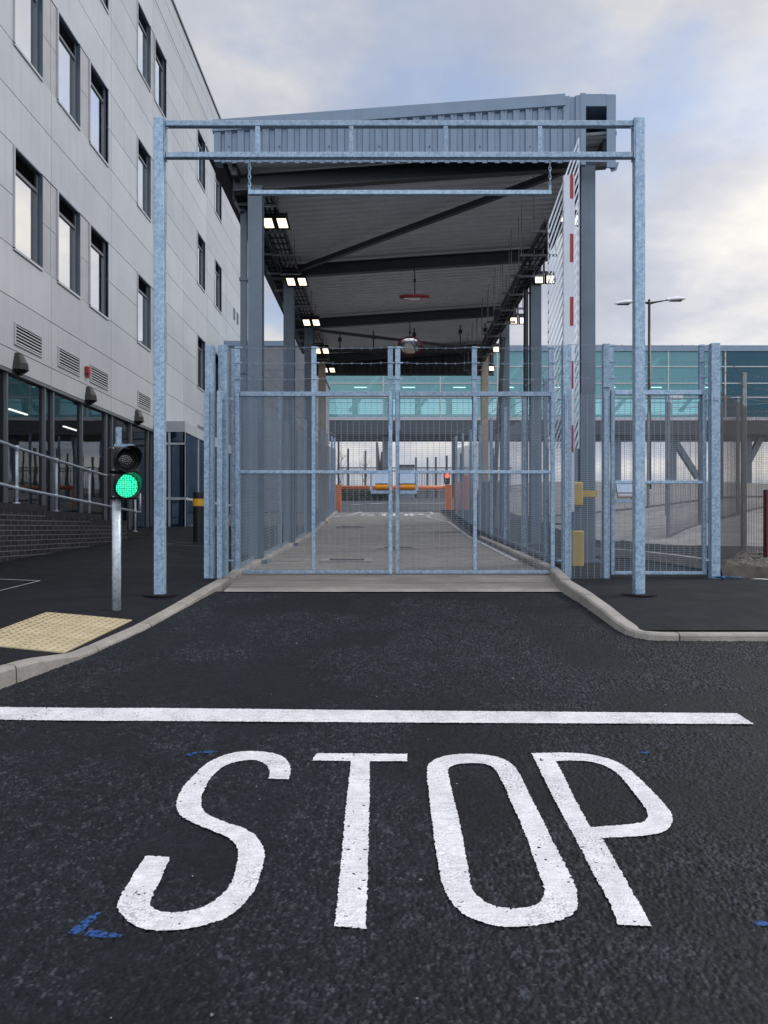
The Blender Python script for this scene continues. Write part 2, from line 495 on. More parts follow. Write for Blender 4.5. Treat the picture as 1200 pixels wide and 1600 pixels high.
def m_glass(name, tint, refl=(1, 1, 1), base=.12, body=None, bodyk=0.0):
    """thin pane: fresnel reflection over tinted see-through, optional coloured body"""
    m = bpy.data.materials.new(name); m.use_nodes = True
    t = m.node_tree; t.nodes.clear(); l = t.links
    out = t.nodes.new('ShaderNodeOutputMaterial')
    tr = t.nodes.new('ShaderNodeBsdfTransparent'); tr.inputs[0].default_value = (*tint, 1)
    gl = t.nodes.new('ShaderNodeBsdfGlossy'); gl.inputs['Color'].default_value = (*refl, 1); gl.inputs['Roughness'].default_value = .015
    lw = t.nodes.new('ShaderNodeLayerWeight'); lw.inputs['Blend'].default_value = .35
    tcn = t.nodes.new('ShaderNodeTexCoord'); nz = t.nodes.new('ShaderNodeTexNoise'); nz.inputs['Scale'].default_value = .9
    l.new(tcn.outputs['Object'], nz.inputs['Vector'])
    bp = t.nodes.new('ShaderNodeBump'); bp.inputs['Strength'].default_value = .03; bp.inputs['Distance'].default_value = .05
    l.new(nz.outputs['Fac'], bp.inputs['Height']); l.new(bp.outputs[0], gl.inputs['Normal'])
    ma = t.nodes.new('ShaderNodeMath'); ma.operation = 'MULTIPLY_ADD'; ma.use_clamp = True
    l.new(lw.outputs['Fresnel'], ma.inputs[0]); ma.inputs[1].default_value = 1.0; ma.inputs[2].default_value = base
    mixs = t.nodes.new('ShaderNodeMixShader')
    l.new(ma.outputs[0], mixs.inputs[0])
    src = tr
    if body:
        df = t.nodes.new('ShaderNodeBsdfDiffuse'); df.inputs[0].default_value = (*body, 1)
        mb = t.nodes.new('ShaderNodeMixShader'); mb.inputs[0].default_value = bodyk
        l.new(tr.outputs[0], mb.inputs[1]); l.new(df.outputs[0], mb.inputs[2]); src = mb
    l.new(src.outputs[0], mixs.inputs[1]); l.new(gl.outputs[0], mixs.inputs[2])
    l.new(mixs.outputs[0], out.inputs[0])
    return m
M_WIN = m_glass('window_glass', (.25, .28, .3), base=.68, body=(.03, .035, .04), bodyk=.8)
M_SHOP = m_glass('curtain_wall_glass', (.55, .6, .62), refl=(.85, .92, .95), base=.03)
M_BLUEG = m_glass('blue_porch_glass', (.3, .42, .55), refl=(.7, .82, 1), base=.06, body=(.012, .03, .06), bodyk=.75)
M_TEAL = m_glass('teal_glass', (.45, .92, .90), refl=(.55, .85, .9), base=.05, body=(.24, .56, .62), bodyk=.38)
M_TEALD = m_glass('dark_teal_glass', (.10, .26, .32), refl=(.5, .75, .85), base=.03, body=(.008, .055, .085), bodyk=.75)
M_MIRROR = mat('convex_mirror_glass', (.75, .75, .75), .04, 1.0)

def m_brick():
    m = mat('dark_brick', (.03, .03, .03), .7); n = NB(m)
    sw = n.n.new('ShaderNodeSeparateXYZ'); n.l.new(n.tc, sw.inputs[0])
    cb = n.n.new('ShaderNodeCombineXYZ'); n.l.new(sw.outputs[1], cb.inputs[0]); n.l.new(sw.outputs[2], cb.inputs[1])
    b = n.n.new('ShaderNodeTexBrick'); n.l.new(cb.outputs[0], b.inputs['Vector'])
    b.inputs['Scale'].default_value = 1; b.inputs['Brick Width'].default_value = .225; b.inputs['Row Height'].default_value = .075
    b.inputs['Mortar Size'].default_value = .006; b.inputs['Mortar Smooth'].default_value = .1
    b.inputs['Color1'].default_value = (.022, .021, .022, 1); b.inputs['Color2'].default_value = (.045, .042, .042, 1)
    b.inputs['Mortar'].default_value = (.20, .19, .175, 1)
    n.color(n.mix(1.0, b.outputs['Color'], n.ramp(n.noise(7, 5, .7), [(.3, G3(.7)), (.7, G3(1.3))]), 'MULTIPLY'))
    n.bump(n.math('SUBTRACT', n.math('MULTIPLY', n.noise(50, 3), .3), b.outputs['Fac']), .5, .006)
    return m
M_BRICK = m_brick()
M_COPING = m_painted('dark_brick_coping', (.04, .037, .038), .6, .35, 9, False)
M_BUFF = m_concrete('buff_tactile_slab', (.38, .315, .19), (.50, .42, .27))
M_BLIST = m_concrete('worn_blister', (.24, .18, .10), (.36, .29, .17))
def m_led(name, col, estr):
    m = mat(name, (.01, .01, .01), .2); n = NB(m)
    v = n.vor(52, vec=n.mapped((1, 0, 1)), rnd=.25)
    k = n.ramp(v, [(.22, G3(1)), (.48, G3(.22))])
    n.b.inputs['Emission Color'].default_value = (*col, 1)
    n.l.new(n.math('MULTIPLY', k, estr), n.b.inputs['Emission Strength'])
    return m
M_GREEN = m_led('lit_green_lens', (.03, 1.0, .48), 1.7)
M_REDL = mat('lit_red_lens', (.3, .01, .01), .3, emit=(1, .05, .03), estr=4)
M_FLOOD = mat('lit_floodlight_panel', (.8, .8, .75), .4, emit=(1, .86, .60), estr=1.6)
M_LENS = mat('unlit_lens', (.02, .02, .022), .12)
M_LED = mat('clear_led', (.45, .46, .47), .25)
M_LEAF = m_painted('hedge_leaf', (.05, .075, .035), .6, .4, 6, False)
M_BARK = m_painted('bark', (.05, .042, .036), .8, .3, 9, False)
def m_spray():
    m = mat('blue_spray_paint', (.012, .07, .25), .7); n = NB(m)
    tr = n.n.new('ShaderNodeBsdfTransparent'); ms = n.n.new('ShaderNodeMixShader')
    k = n.ramp(n.math('ADD', n.math('MULTIPLY', n.vor(62), .6), n.math('MULTIPLY', n.noise(22, 4, .7), .6)), [(.56, G3(.85)), (.82, G3(0))])
    n.l.new(k, ms.inputs[0]); n.l.new(tr.outputs[0], ms.inputs[1]); n.l.new(n.b.outputs[0], ms.inputs[2])
    n.l.new(ms.outputs[0], n.n['Material Output'].inputs[0])
    return m
M_SPRAY = m_spray()

# ------------------------------------------------------------------ ground, road, pavements
ysg = [-60, -20, -5] + [0, 4, 8, 9.2, 10.4, 14, 17, 20.2, 24, 28, 31.2, 36, 42, 50, 60, 70, 80, 110, 140, 400, 900]
def gz(x, y):
    dz = -.05
    if x > 3.5 and y > 9: dz -= .03
    return (x, y, R(y) + dz)
struct(MB().grid([-500, -60, -20, -7, -3, 0, 3, 6, 9, 20, 60, 500], ysg, gz), 'ground', M_GROUND)
struct(MB().grid([-14, -7, 0, 7, 14], [-12, -6, 0, 3, 6, 9.2], lambda x, y: (x, y, R(y))), 'road', M_ROAD)

def stone_surface(x0, x1, y0, y1, st, cell):
    """chipping surface: every stone a raised rounded facet, amplitude dying out at the borders"""
    rg = np.random.default_rng(4)
    xs = np.arange(x0, x1 + st, st); ys = np.arange(y0, y1 + st, st)
    X, Y = np.meshgrid(xs, ys); shp = X.shape
    X = X.ravel(); Y = Y.ravel()
    nx, ny = int((x1 - x0) / cell) + 6, int((y1 - y0) / cell) + 6
    jx, jy = rg.random((ny, nx)), rg.random((ny, nx))
    rh, rt, ra = rg.random((ny, nx)), rg.random((ny, nx)), rg.random((ny, nx)) * 6.283
    gx = (X - x0) / cell + 2; gy = (Y - y0) / cell + 2
    ix, iy = gx.astype(int), gy.astype(int)
    f1 = np.full(X.shape, 9.); f2 = np.full(X.shape, 9.); hh = np.zeros_like(X); hs = np.zeros_like(X); tl = np.zeros_like(X)
    for dy in (-1, 0, 1):
        for dx in (-1, 0, 1):
            cx_, cy_ = ix + dx, iy + dy
            px_, py_ = cx_ + jx[cy_, cx_], cy_ + jy[cy_, cx_]
            ax_, ay_ = gx - px_, gy - py_
            d = np.sqrt(ax_ ** 2 + ay_ ** 2) * (1 + .5 * (rt[cy_, cx_] - .5))
            nearer = d < f1
            f2 = np.where(nearer, f1, np.minimum(f2, d))
            hh = np.where(nearer, rh[cy_, cx_], hh); hs = np.where(nearer, rt[cy_, cx_], hs)
            tl = np.where(nearer, ax_ * np.cos(ra[cy_, cx_]) + ay_ * np.sin(ra[cy_, cx_]), tl)
            f1 = np.where(nearer, d, f1)
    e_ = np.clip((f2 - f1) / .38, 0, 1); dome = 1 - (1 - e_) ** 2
    # patches where the fines fill the gaps
    def fbm(sc, seed):
        r2 = np.random.default_rng(seed); out = np.zeros_like(X); amp = 1.; tot = 0
        for o_ in range(4):
            g = r2.random((80 * 2 ** o_ // 8 + 8, 80 * 2 ** o_ // 8 + 8)); q = sc * 2 ** o_
            u = (X - x0) * q; v = (Y - y0) * q; i, j = u.astype(int), v.astype(int)
            fu, fv = u - i, v - j; fu = fu * fu * (3 - 2 * fu); fv = fv * fv * (3 - 2 * fv)
            i %= g.shape[1] - 1; j %= g.shape[0] - 1
            out += amp * (g[j, i] * (1 - fu) * (1 - fv) + g[j, i + 1] * fu * (1 - fv) + g[j + 1, i] * (1 - fu) * fv + g[j + 1, i + 1] * fu * fv)
            tot += amp; amp *= .55
        return out / tot
    open_ = np.clip((fbm(1.6, 2) - .33) / .24, 0, 1)
    amp = (.35 + .65 * open_)
    h = (dome * (.0030 + .0060 * hh) + tl * .0085 * dome) * amp + (fbm(40, 6) - .5) * .0016
    h = np.clip(h + .0006, .0004, .0115)
    m = np.minimum(np.minimum(X - x0, x1 - X), np.minimum(Y - y0, y1 - Y)); h *= np.clip(m / .25, 0, 1)
    base = -1.65 + (1.65 - .602) / 10.4 * Y
    co = np.stack([X, Y, base + h + .0006], 1)
    nyy, nxx = shp
    idx = np.arange(nyy * nxx).reshape(shp)
    fq = np.stack([idx[:-1, :-1], idx[:-1, 1:], idx[1:, 1:], idx[1:, :-1]], -1).reshape(-1, 4)
    me = bpy.data.meshes.new('road_surface')
    me.vertices.add(len(co)); me.vertices.foreach_set('co', co.ravel().astype(np.float32))
    me.loops.add(fq.size); me.loops.foreach_set('vertex_index', fq.ravel().astype(np.int32))
    me.polygons.add(len(fq)); me.polygons.foreach_set('loop_start', (np.arange(len(fq)) * 4).astype(np.int32))
    me.update(calc_edges=True)
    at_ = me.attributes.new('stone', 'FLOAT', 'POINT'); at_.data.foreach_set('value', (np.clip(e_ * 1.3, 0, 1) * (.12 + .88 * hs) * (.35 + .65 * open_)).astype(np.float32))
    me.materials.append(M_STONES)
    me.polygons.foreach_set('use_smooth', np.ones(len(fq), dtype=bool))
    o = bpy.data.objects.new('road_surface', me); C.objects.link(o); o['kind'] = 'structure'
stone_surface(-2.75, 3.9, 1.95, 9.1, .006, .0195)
gm = MB(); rnd = random.Random(11)
for i in range(120):
    y = 2.2 + 6.5 * rnd.random() ** 1.3; x = rnd.uniform(-.5, .5) * min(y, 4); r = rnd.choice((.002, .003, .003, .005, .007)); z = R(y) + .006
    n = len(gm.v)
    for d in ((1, 0, 0), (-1, 0, 0), (0, 1, 0), (0, -1, 0), (0, 0, .7), (0, 0, -.7)):
        gm.v.append(tuple(Vector((x, y, z)) + Vector(d) * r * rnd.uniform(.6, 1.4)))
    for a, b, c in ((0, 2, 4), (2, 1, 4), (1, 3, 4), (3, 0, 4), (2, 0, 5), (1, 2, 5), (3, 1, 5), (0, 3, 5)): gm.f.append((n + a, n + b, n + c))
tag(gm.build('grit', M_GRAVEL), 'scattered pale grit lying on the dark road around the painted letters', 'grit', kind='stuff')

# concrete lane
def lane_l(y): return -1.87 if y < 24 else -1.87
def lane_r(y): return 2.12 if y > 10.4 else 2.02 + (y - 9.2) / 1.2 * .1
mb = MB()
ys = [9.2 + .6 * i for i in range(37)]
n0 = 9
for a, b in zip(ys, ys[1:]):
    for i in range(n0):
        t0, t1 = i / n0, (i + 1) / n0
        xa0, xa1 = [lane_l(a) + (lane_r(a) - lane_l(a)) * t for t in (t0, t1)]
        xb0, xb1 = [lane_l(b) + (lane_r(b) - lane_l(b)) * t for t in (t0, t1)]
        mb.quad((xa0, a, R(a) + .004), (xa1, a, R(a) + .004), (xb1, b, R(b) + .004), (xb0, b, R(b) + .004))
struct(mb, 'concrete_lane', M_CONC)
struct(MB().grid([-1.85, 2.05], [9.12, 9.32], lambda x, y: (x, y, R(y) + .012)), 'threshold_strip', M_KERB)

# far road past the barrier
struct(MB().grid([-9, -4, 0, 4, 10, 18], [31.0, 36, 42, 50, 60, 75], lambda x, y: (x, y, R(y) - .01)), 'far_road', M_FARROAD)

# left pavement
mb = MB(); ys = [3.62, 3.8, 4.1, 4.4, 4.75, 5.1, 5.46, 5.8, 6.0, 6.25, 6.7, 7.2, 7.8, 8.5, 9.1, 9.73, 10.6, 12, 14, 16, 18, 20.2, 24, 30, 38]
n0 = 12
rows = []
for y in ys:
    xr = kx(y) - .12; xl = min(-9.0, xr - .1)
    ts = [0, .04, .09, .14, .2, .27, .35, .45, .6, .75, .88, 1]
    rows.append([(xr + (xl - xr) * t, y) for t in ts])
for r0, r1 in zip(rows, rows[1:]):
    for i in range(len(r0) - 1):
        p = [r0[i], r1[i], r1[i + 1], r0[i + 1]]
        mb.quad(*[(x, y, PL(x, y)) for x, y in p])
struct(mb, 'left_pavement', M_PATH)

# right pavement (wedge between the kerb and the fence line)
KERB_R = [(1.99, 9.6, .0), (2.0, 9.25, .125), (2.05, 8.4, .12), (2.07, 7.78, .105), (2.08, 7.25, .085), (2.11, 7.0, .075), (2.2, 6.86, .072), (2.38, 6.81, .07), (3.4, 6.8, .07), (9.0, 6.72, .07)]
def rk(y):
    tab = sorted([(b, a) for a, b, c in KERB_R[1:6]])
    return lerp_tab(tab, y)
mb = MB()
xs = [0, .1, .25, .5, .75, 1]
yr = [6.93, 7.1, 7.4, 7.78, 8.2, 8.6, 9.0, 9.4, 9.8, 10.3]
rows = [[((rk(y) + .12) * (1 - t) + 9 * t, y) for t in xs] for y in yr]
for r0, r1 in zip(rows, rows[1:]):
    for i in range(len(r0) - 1):
        mb.quad(*[(x, y, QR(y)) for x, y in (r0[i], r0[i + 1], r1[i + 1], r1[i])])
struct(mb, 'right_pavement', M_PATH)
# ground inside the fence on the right: asphalt path and pale gravel bank
struct(MB().grid([2.13, 2.6, 3.4, 4.6, 7, 11], [10.3, 12, 14, 17, 20, 25, 31], lambda x, y: (x, y, max(QR(y), R(y) + .02 - max(0, 11.6 - y) * .065))), 'inner_path', M_PATH)
def bank(x, y):
    t = min(max((x - 5.0) / 6, 0), 1)
    k = min(max((y - 15.5) / 2, 0), 1)
    return (x, y, max(QR(y), R(y) + .02) + k * (t * .7 + .05 * noise.noise(Vector((x, y, 0)))) - (1 - k) * .03)
struct(MB().grid([4.55 + .55 * i for i in range(34)], [15.2 + .9 * i for i in range(46)], bank), 'gravel_bank', M_GRAVEL, True)
SK = .578
def soil(x, y):
    """x is measured from the boundary fence line"""
    X = x + max(0, y - 10.5) * SK
    h = .05 * noise.noise(Vector((X * 2.1, y * 2.1, 3))) + .05 * noise.noise(Vector((X * 7, y * 7, 1)))
    t = min(max((y - 10.28 - .12 * noise.noise(Vector((X * 2, 0, 8)))) / .14, 0), 1)
    z = QR(y) - .06 if y < 10.3 else -.68 + t * (.21 + (y - 10.4) * .02)
    return (X, y, z + h * min(1, t + .25))
struct(MB().grid([4.34 + .06 * i for i in range(120)], [10.1 + .03 * i for i in range(20)] + [10.7 + .12 * i for i in range(60)], soil), 'soil_bank', M_SOIL, False)
mb = MB()
for i in range(700):
    x, y, z = soil(random.uniform(4.4, 8.5), random.uniform(10.45, 13.2)); r = random.choice((.01, .014, .018, .03)) * random.uniform(.8, 1.3)
    vs = [Vector((random.uniform(-1, 1), random.uniform(-1, 1), random.uniform(-.6, .8))).normalized() * r * random.uniform(.7, 1.2) for _ in range(6)]
    dirs = [(1, 0, 0), (-1, 0, 0), (0, 1, 0), (0, -1, 0), (0, 0, 1), (0, 0, -1)]
    n = len(mb.v)
    mb.v += [tuple(Vector((x, y, z)) + Vector(d) * r * random.uniform(.6, 1.3) + v * .3) for d, v in zip(dirs, vs)]
    for a, b, c in ((0, 2, 4), (2, 1, 4), (1, 3, 4), (3, 0, 4), (2, 0, 5), (1, 2, 5), (3, 1, 5), (0, 3, 5)): mb.f.append((n + a, n + b, n + c))
o = mb.build('rubble', M_GRAVEL); tag(o, 'loose pale rubble stones scattered over the dark soil behind the end fence post', 'rubble', kind='stuff')

# kerbs: stones with joints
def kerb(name, pts, side, mat_, dz_in):
    """pts: (x, y, upstand); stones follow the line, top .125 wide on the given side"""
    P = [Vector((x, y, 0)) for x, y, u in pts]
    L = [0]
    for a, b in zip(P, P[1:]): L.append(L[-1] + (b - a).length)
    def at(s):
        for i in range(len(P) - 1):
            if s <= L[i + 1] + 1e-6:
                t = (s - L[i]) / (L[i + 1] - L[i]); break
        p = P[i].lerp(P[i + 1], t); u = pts[i][2] + (pts[i + 1][2] - pts[i][2]) * t
        j0, j1 = max(i - (t < .5), 0), min(i + 1 + (t >= .5), len(P) - 1)
        d = (P[j1] - P[j0]).normalized()
        return p, u, Vector((-d.y, d.x, 0)) * side
    mb = MB(); s = 0; total = L[-1]
    while s < total - .05:
        e_ = min(s + .91, total)
        k = 7; n = len(mb.v)
        jit = random.uniform(-.003, .003)
        for q in range(k + 1):
            p, u, nn = at(s + .006 + (e_ - s - .012) * q / k)
            g = R(p.y)
            prof = [(0, -.08), (.006, u - .02), (.02, u - .004), (.034, u), (.125, u + .001), (.125, -.08)]
            for w, h in prof:
                pt = p + nn * w
                mb.v.append((pt.x, pt.y, g + h + jit))
        m = 6
        for q in range(k):
            for j in range(m - 1):
                a = n + q * m + j
                mb.f.append((a, a + 1, a + m + 1, a + m))
        mb.f.append(tuple(n + j for j in range(m))); mb.f.append(tuple(n + k * m + j for j in reversed(range(m))))
        s = e_
    return struct(mb, name, mat_)
kl = [(kx(y), y, lerp_tab(KOFF, y) + .012) for y in (3.75, 4.1, 4.75, 5.1, 5.46, 5.8, 6.25, 6.8, 7.23, 7.8, 8.5, 9.1, 9.73)]
kerb('left_kerb', kl, 1, M_KERB, 0)
kerb('right_kerb', KERB_R[1:], 1, M_KERB, 0)
kerb('lane_kerb', [(-1.86, 9.76, .07), (-1.86, 14, .07), (-1.86, 20, .07), (-1.86, 31, .07)], 1, M_KERB, 0)
kerb('lane_kerb.001', [(2.13, 31, .07), (2.13, 20, .07), (2.13, 10.5, .09), (2.02, 9.3, .125)], 1, M_KERB, 0)

def inner_kerb():
    mb = MB(); pts = [(3.2, 13.6), (3.7, 13.3), (4.05, 12.7), (4.3, 11.9), (4.5, 11.0)]
    P = [Vector((x, y, 0)) for x, y in pts]
    for i in range(len(P) - 1):
        d = (P[i + 1] - P[i]).normalized(); nn = Vector((-d.y, d.x, 0)) * .075
        z0, z1 = [max(QR(q.y), R(q.y) + .02) + .06 for q in (P[i], P[i + 1])]
        mb.bar((P[i].x, P[i].y, z0), (P[i + 1].x, P[i + 1].y, z1), .13, .14)
    return struct(mb, 'inner_kerb', M_KERB)
inner_kerb()

# ------------------------------------------------------------------ road markings
def smooth_poly(pts, corners, step=.006, jit=.0042):
    """Catmull-Rom through pts (2-D world), corner indices kept sharp, resampled and roughened"""
    n = len(pts); out = []
    for i in range(n):
        p1, p2 = Vector(pts[i]), Vector(pts[(i + 1) % n])
        p0 = Vector(pts[i - 1]) if i not in corners else p1 * 2 - p2
        p3 = Vector(pts[(i + 2) % n]) if (i + 1) % n not in corners else p2 * 2 - p1
        k = max(1, int((p2 - p1).length / step))
        for j in range(k):
            t = j / k
            q = .5 * ((2 * p1) + (p2 - p0) * t + (2 * p0 - 5 * p1 + 4 * p2 - p3) * t * t + (3 * p1 - p0 - 3 * p2 + p3) * t ** 3)
            v = noise.noise_vector(Vector((q.x * 60, q.y * 60, 5))) * jit * 1.0 + noise.noise_vector(Vector((q.x * 150, q.y * 150, 1))) * jit * 1.2
            out.append((q.x + v.x, q.y + v.y))
    return out
def road_pt(px, py):
    d = 1.65 * F / (py - CY + .10077 * F)
    return ((px - CX) / F * d, d)
def marking(loops, height=.0111):
    mb = MB()
    pl = [[Vector((x, y, 0)) for x, y in L] for L in loops]
    tris = tessellate_polygon(pl)
    flat = [p for L in pl for p in L]
    mb.v = [(p.x, p.y, R(p.y) + height) for p in flat]
    for t in tris:
        a, b, c = (flat[i] for i in t)
        mb.f.append(tuple(t) if (b - a).cross(c - a).z > 0 else tuple(reversed(t)))
    return mb
ZL = lambda p: road_pt(p[0] / 2, 1060 + p[1] / 2)
ZR = lambda p: road_pt(600 + p[0] / 2, 1060 + p[1] / 2)
S_o = [(905, 322), (907, 285), (890, 255), (850, 239), (780, 233), (710, 243), (650, 270), (605, 310), (570, 350), (552, 390), (556, 422), (580, 447), (630, 470), (690, 495), (727, 516), (743, 545), (740, 590), (725, 640), (700, 678), (660, 710), (610, 731), (550, 740), (495, 736), (471, 716), (476, 690), (500, 640), (531, 567), (455, 562), (430, 600), (400, 650), (367, 712), (372, 735), (395, 762), (430, 786), (490, 797), (560, 795), (640, 780), (710, 755), (760, 715), (795, 670), (820, 600), (827, 555), (815, 520), (790, 492), (755, 473), (700, 455), (650, 432), (630, 408), (630, 380), (645, 340), (670, 305), (710, 276), (760, 263), (800, 262), (830, 275), (843, 297), (838, 320)]
T_o = [(990, 240), (1272, 242), (1272, 265), (1156, 265), (1152, 500), (1143, 792), (1046, 783), (1068, 560), (1080, 420), (1097, 264), (975, 263)]
O_o = [(142, 272), (135, 300), (138, 345), (150, 450), (165, 560), (183, 650), (205, 700), (245, 742), (305, 770), (370, 785), (440, 785), (520, 772), (575, 755), (601, 730), (603, 690), (595, 650), (560, 580), (510, 480), (460, 380), (425, 308), (400, 275), (360, 253), (300, 243), (230, 243), (175, 253)]
O_i = [(200, 292), (218, 278), (250, 272), (300, 272), (330, 279), (352, 298), (380, 352), (400, 400), (440, 490), (475, 590), (500, 660), (499, 690), (480, 713), (440, 725), (390, 727), (340, 718), (300, 697), (275, 665), (262, 600), (250, 530), (235, 450), (215, 370), (204, 320)]
P_o = [(462, 240), (560, 238), (640, 243), (710, 260), (755, 283), (800, 320), (850, 370), (885, 410), (902, 440), (898, 464), (875, 485), (830, 497), (760, 503), (682, 507), (838, 785), (732, 778), (700, 700), (650, 610), (600, 510), (545, 410), (500, 320)]
P_i = [(537, 265), (600, 263), (660, 270), (710, 290), (750, 325), (785, 370), (815, 410), (825, 432), (817, 451), (795, 460), (740, 466), (645, 473), (600, 390), (565, 318)]
base = road_pt(600, 1455)
stop = thing('road_lettering', 'large white STOP letters painted on the dark road in the foreground', 'road marking', (base[0], base[1], R(base[1])))
marking([smooth_poly([ZL(p) for p in S_o], {0, 26, 27, 56})]).build('letter', M_WHITE, stop)
marking([smooth_poly([ZL(p) for p in T_o], set(range(11)) - {4, 7, 8})]).build('letter', M_WHITE, stop)
marking([smooth_poly([ZR(p) for p in O_o], set()), smooth_poly([ZR(p) for p in O_i], set())]).build('letter', M_WHITE, stop)
marking([smooth_poly([ZR(p) for p in P_o], {0, 13, 14, 15}), smooth_poly([ZR(p) for p in P_i], {0, 11})]).build('letter', M_WHITE, stop)
line = [(-5.2, 5.22), (-2.44, 5.065), (-1.3, 5.04), (0, 5.0), (2.17, 4.946), (2.185, 4.752), (0, 4.78), (-1.3, 4.805), (-2.34, 4.83), (-5.2, 4.98)]
o = marking([smooth_poly(line, {0, 4, 5, 9})]).build('stop_line', M_WHITE)
tag(o, 'long white stop line painted across the road above the large STOP letters', 'road marking')

def spray(name, strokes, label):
    mb = MB()
    for (a, b, w) in strokes:
        A, B = Vector((*road_pt(*a), 0)), Vector((*road_pt(*b), 0))
        d = (B - A).normalized(); nn = Vector((-d.y, d.x, 0)) * w
        k = 12; pts = []
        for i in range(k + 1):
            t = i / k; ww = (.45 + .55 * math.sin(math.pi * min(1, t + .12))) * (1 + .4 * noise.noise(Vector((t * 6, w * 90, 0))))
            p = A.lerp(B, t); pts.append((p + nn * ww, p - nn * ww))
        for (p, q), (r, s_) in zip(pts, pts[1:]):
            mb.quad(*[(v.x, v.y, R(v.y) + .0100) for v in (p, q, s_, r)])
    tag(mb.build(name, M_SPRAY), label, 'spray mark', 'blue spray marks on the road')
spray('spray_mark', [((112, 1464), (155, 1430), .022), ((135, 1462), (190, 1467), .02)], 'blue spray paint arrow on the road left of the letter S')
spray('spray_mark.001', [((293, 1183), (308, 1178), .02), ((312, 1178), (340, 1177), .016)], 'small blue spray dash on the road above the letter S')
spray('spray_mark.002', [((1180, 1447), (1202, 1446), .018)], 'blue spray dash on the road at the right edge of the photo')
spray('spray_mark.003', [((1003, 1180), (1014, 1177), .02)], 'faint blue spray dot on the road above the letter P')

# far lettering and stop line on the lane
def far_strokes(segs, w, mbx):
    for (x0, y0), (x1, y1) in segs:
        A, B = Vector((x0, y0, 0)), Vector((x1, y1, 0))
        d = (B - A).normalized(); nn = Vector((-d.y, d.x, 0)) * w / 2
        mbx.quad(*[(v.x, v.y, R(v.y) + .012) for v in (A + nn, A - nn, B - nn, B + nn)])
fx0, fy0, ch, cw = -.88, 28.3, 1.7, .42
FL = {'S': [((cw, .8), (cw * .8, 1)), ((cw * .8, 1), (cw * .2, 1)), ((cw * .2, 1), (0, .8)), ((0, .8), (cw * .1, .62)), ((cw * .1, .62), (cw * .9, .42)), ((cw * .9, .42), (cw, .2)), ((cw, .2), (cw * .8, 0)), ((cw * .8, 0), (cw * .2, 0)), ((cw * .2, 0), (0, .2))],
      'T': [((0, 1), (cw, 1)), ((cw / 2, 1), (cw / 2, 0))],
      'O': [((0, .2), (0, .8)), ((0, .8), (cw * .25, 1)), ((cw * .25, 1), (cw * .75, 1)), ((cw * .75, 1), (cw, .8)), ((cw, .8), (cw, .2)), ((cw, .2), (cw * .75, 0)), ((cw * .75, 0), (cw * .25, 0)), ((cw * .25, 0), (0, .2))],
      'P': [((0, 0), (0, 1)), ((0, 1), (cw * .75, 1)), ((cw * .75, 1), (cw, .85)), ((cw, .85), (cw, .6)), ((cw, .6), (cw * .75, .45)), ((cw * .75, .45), (0, .45))]}
fl = thing('road_lettering', 'small distant white STOP letters on the concrete lane before the orange barrier', 'road marking', (.2, fy0, R(fy0)))
for i, c in enumerate('STOP'):
    mb = MB()
    far_strokes([((fx0 + i * .6 + a, fy0 + b * ch), (fx0 + i * .6 + c_, fy0 + d * ch)) for (a, b), (c_, d) in FL[c]], .15, mb)
    mb.build('letter', M_WHITE, fl)
mb = MB(); far_strokes([((-1.25, 30.5), (1.75, 30.5))], .25, mb)
tag(mb.build('stop_line', M_WHITE2), 'short distant white stop line on the lane just before the orange barrier', 'road marking')
mb = MB(); far_strokes([((-1.85, 27.9), (-1.25, 29.2)), ((-1.25, 29.2), (-.95, 31.2))], .16, mb)
tag(mb.build('edge_line', M_WHITE2), 'white painted edge line angling in at the left of the distant STOP letters', 'road marking')
mb = MB(); far_strokes([((2.05, 12.5), (2.05, 20)), ((2.05, 20), (2.0, 25)), ((2.0, 25), (1.55, 27.3)), ((1.55, 27.3), (1.45, 28.6)), ((1.45, 28.6), (1.75, 29.6)), ((1.75, 29.6), (1.72, 31.2))], .1, mb)
tag(mb.build('edge_line', M_WHITE2), 'long wavy white edge line along the right side of the concrete lane', 'road marking')
mb = MB()
far_strokes([((-1.6, 37), (.0, 38.5)), ((.0, 38.5), (2.4, 38.3)), ((2.4, 38.3), (5, 40))], .25, mb)
tag(mb.build('give_way_line', M_WHITE2), 'faint white line across the road beyond the orange barrier', 'road marking')

# drain gratings in the lane
def grating(px, py, w):
    lo, hi = 9.3, 30
    for _ in range(50):
        y = (lo + hi) / 2
        if CY - R(y) / y * F > py: lo = y
        else: hi = y
    x = (px - CX) / F * y
    g = thing('drain_grating', '', 'drain', (x, y, R(y)), 'drain gratings in the concrete lane')
    z = R(y)
    mb = MB(); mb.box(x - w / 2 - .14, x + w / 2 + .14, y - .34, y + .34, z - .02, z + .020); mb.build('surround', M_KERB, g)
    mb = MB(); mb.box(x - w / 2, x + w / 2, y - .22, y + .22, z, z + .023); mb.build('channel', M_BLACKM, g)
    mb = MB()
    k = int(w / .045)
    for i in range(k + 1):
        u = x - w / 2 + w * i / k
        mb.box(u - .008, u + .008, y - .22, y + .22, z + .008, z + .029)
    mb.box(x - w / 2, x + w / 2, y - .012, y + .012, z + .006, z + .028)
    mb.build('grille', M_DARK, g)
    return g
grating(542, 877, .52)['label'] = 'nearest steel drain grating in the concrete lane, left of the gate meeting point'
grating(622, 857, .52)['label'] = 'drain grating in the lane straight behind the meeting gate leaves'
grating(549, 824, .55)['label'] = 'farthest drain grating on the left half of the concrete lane'

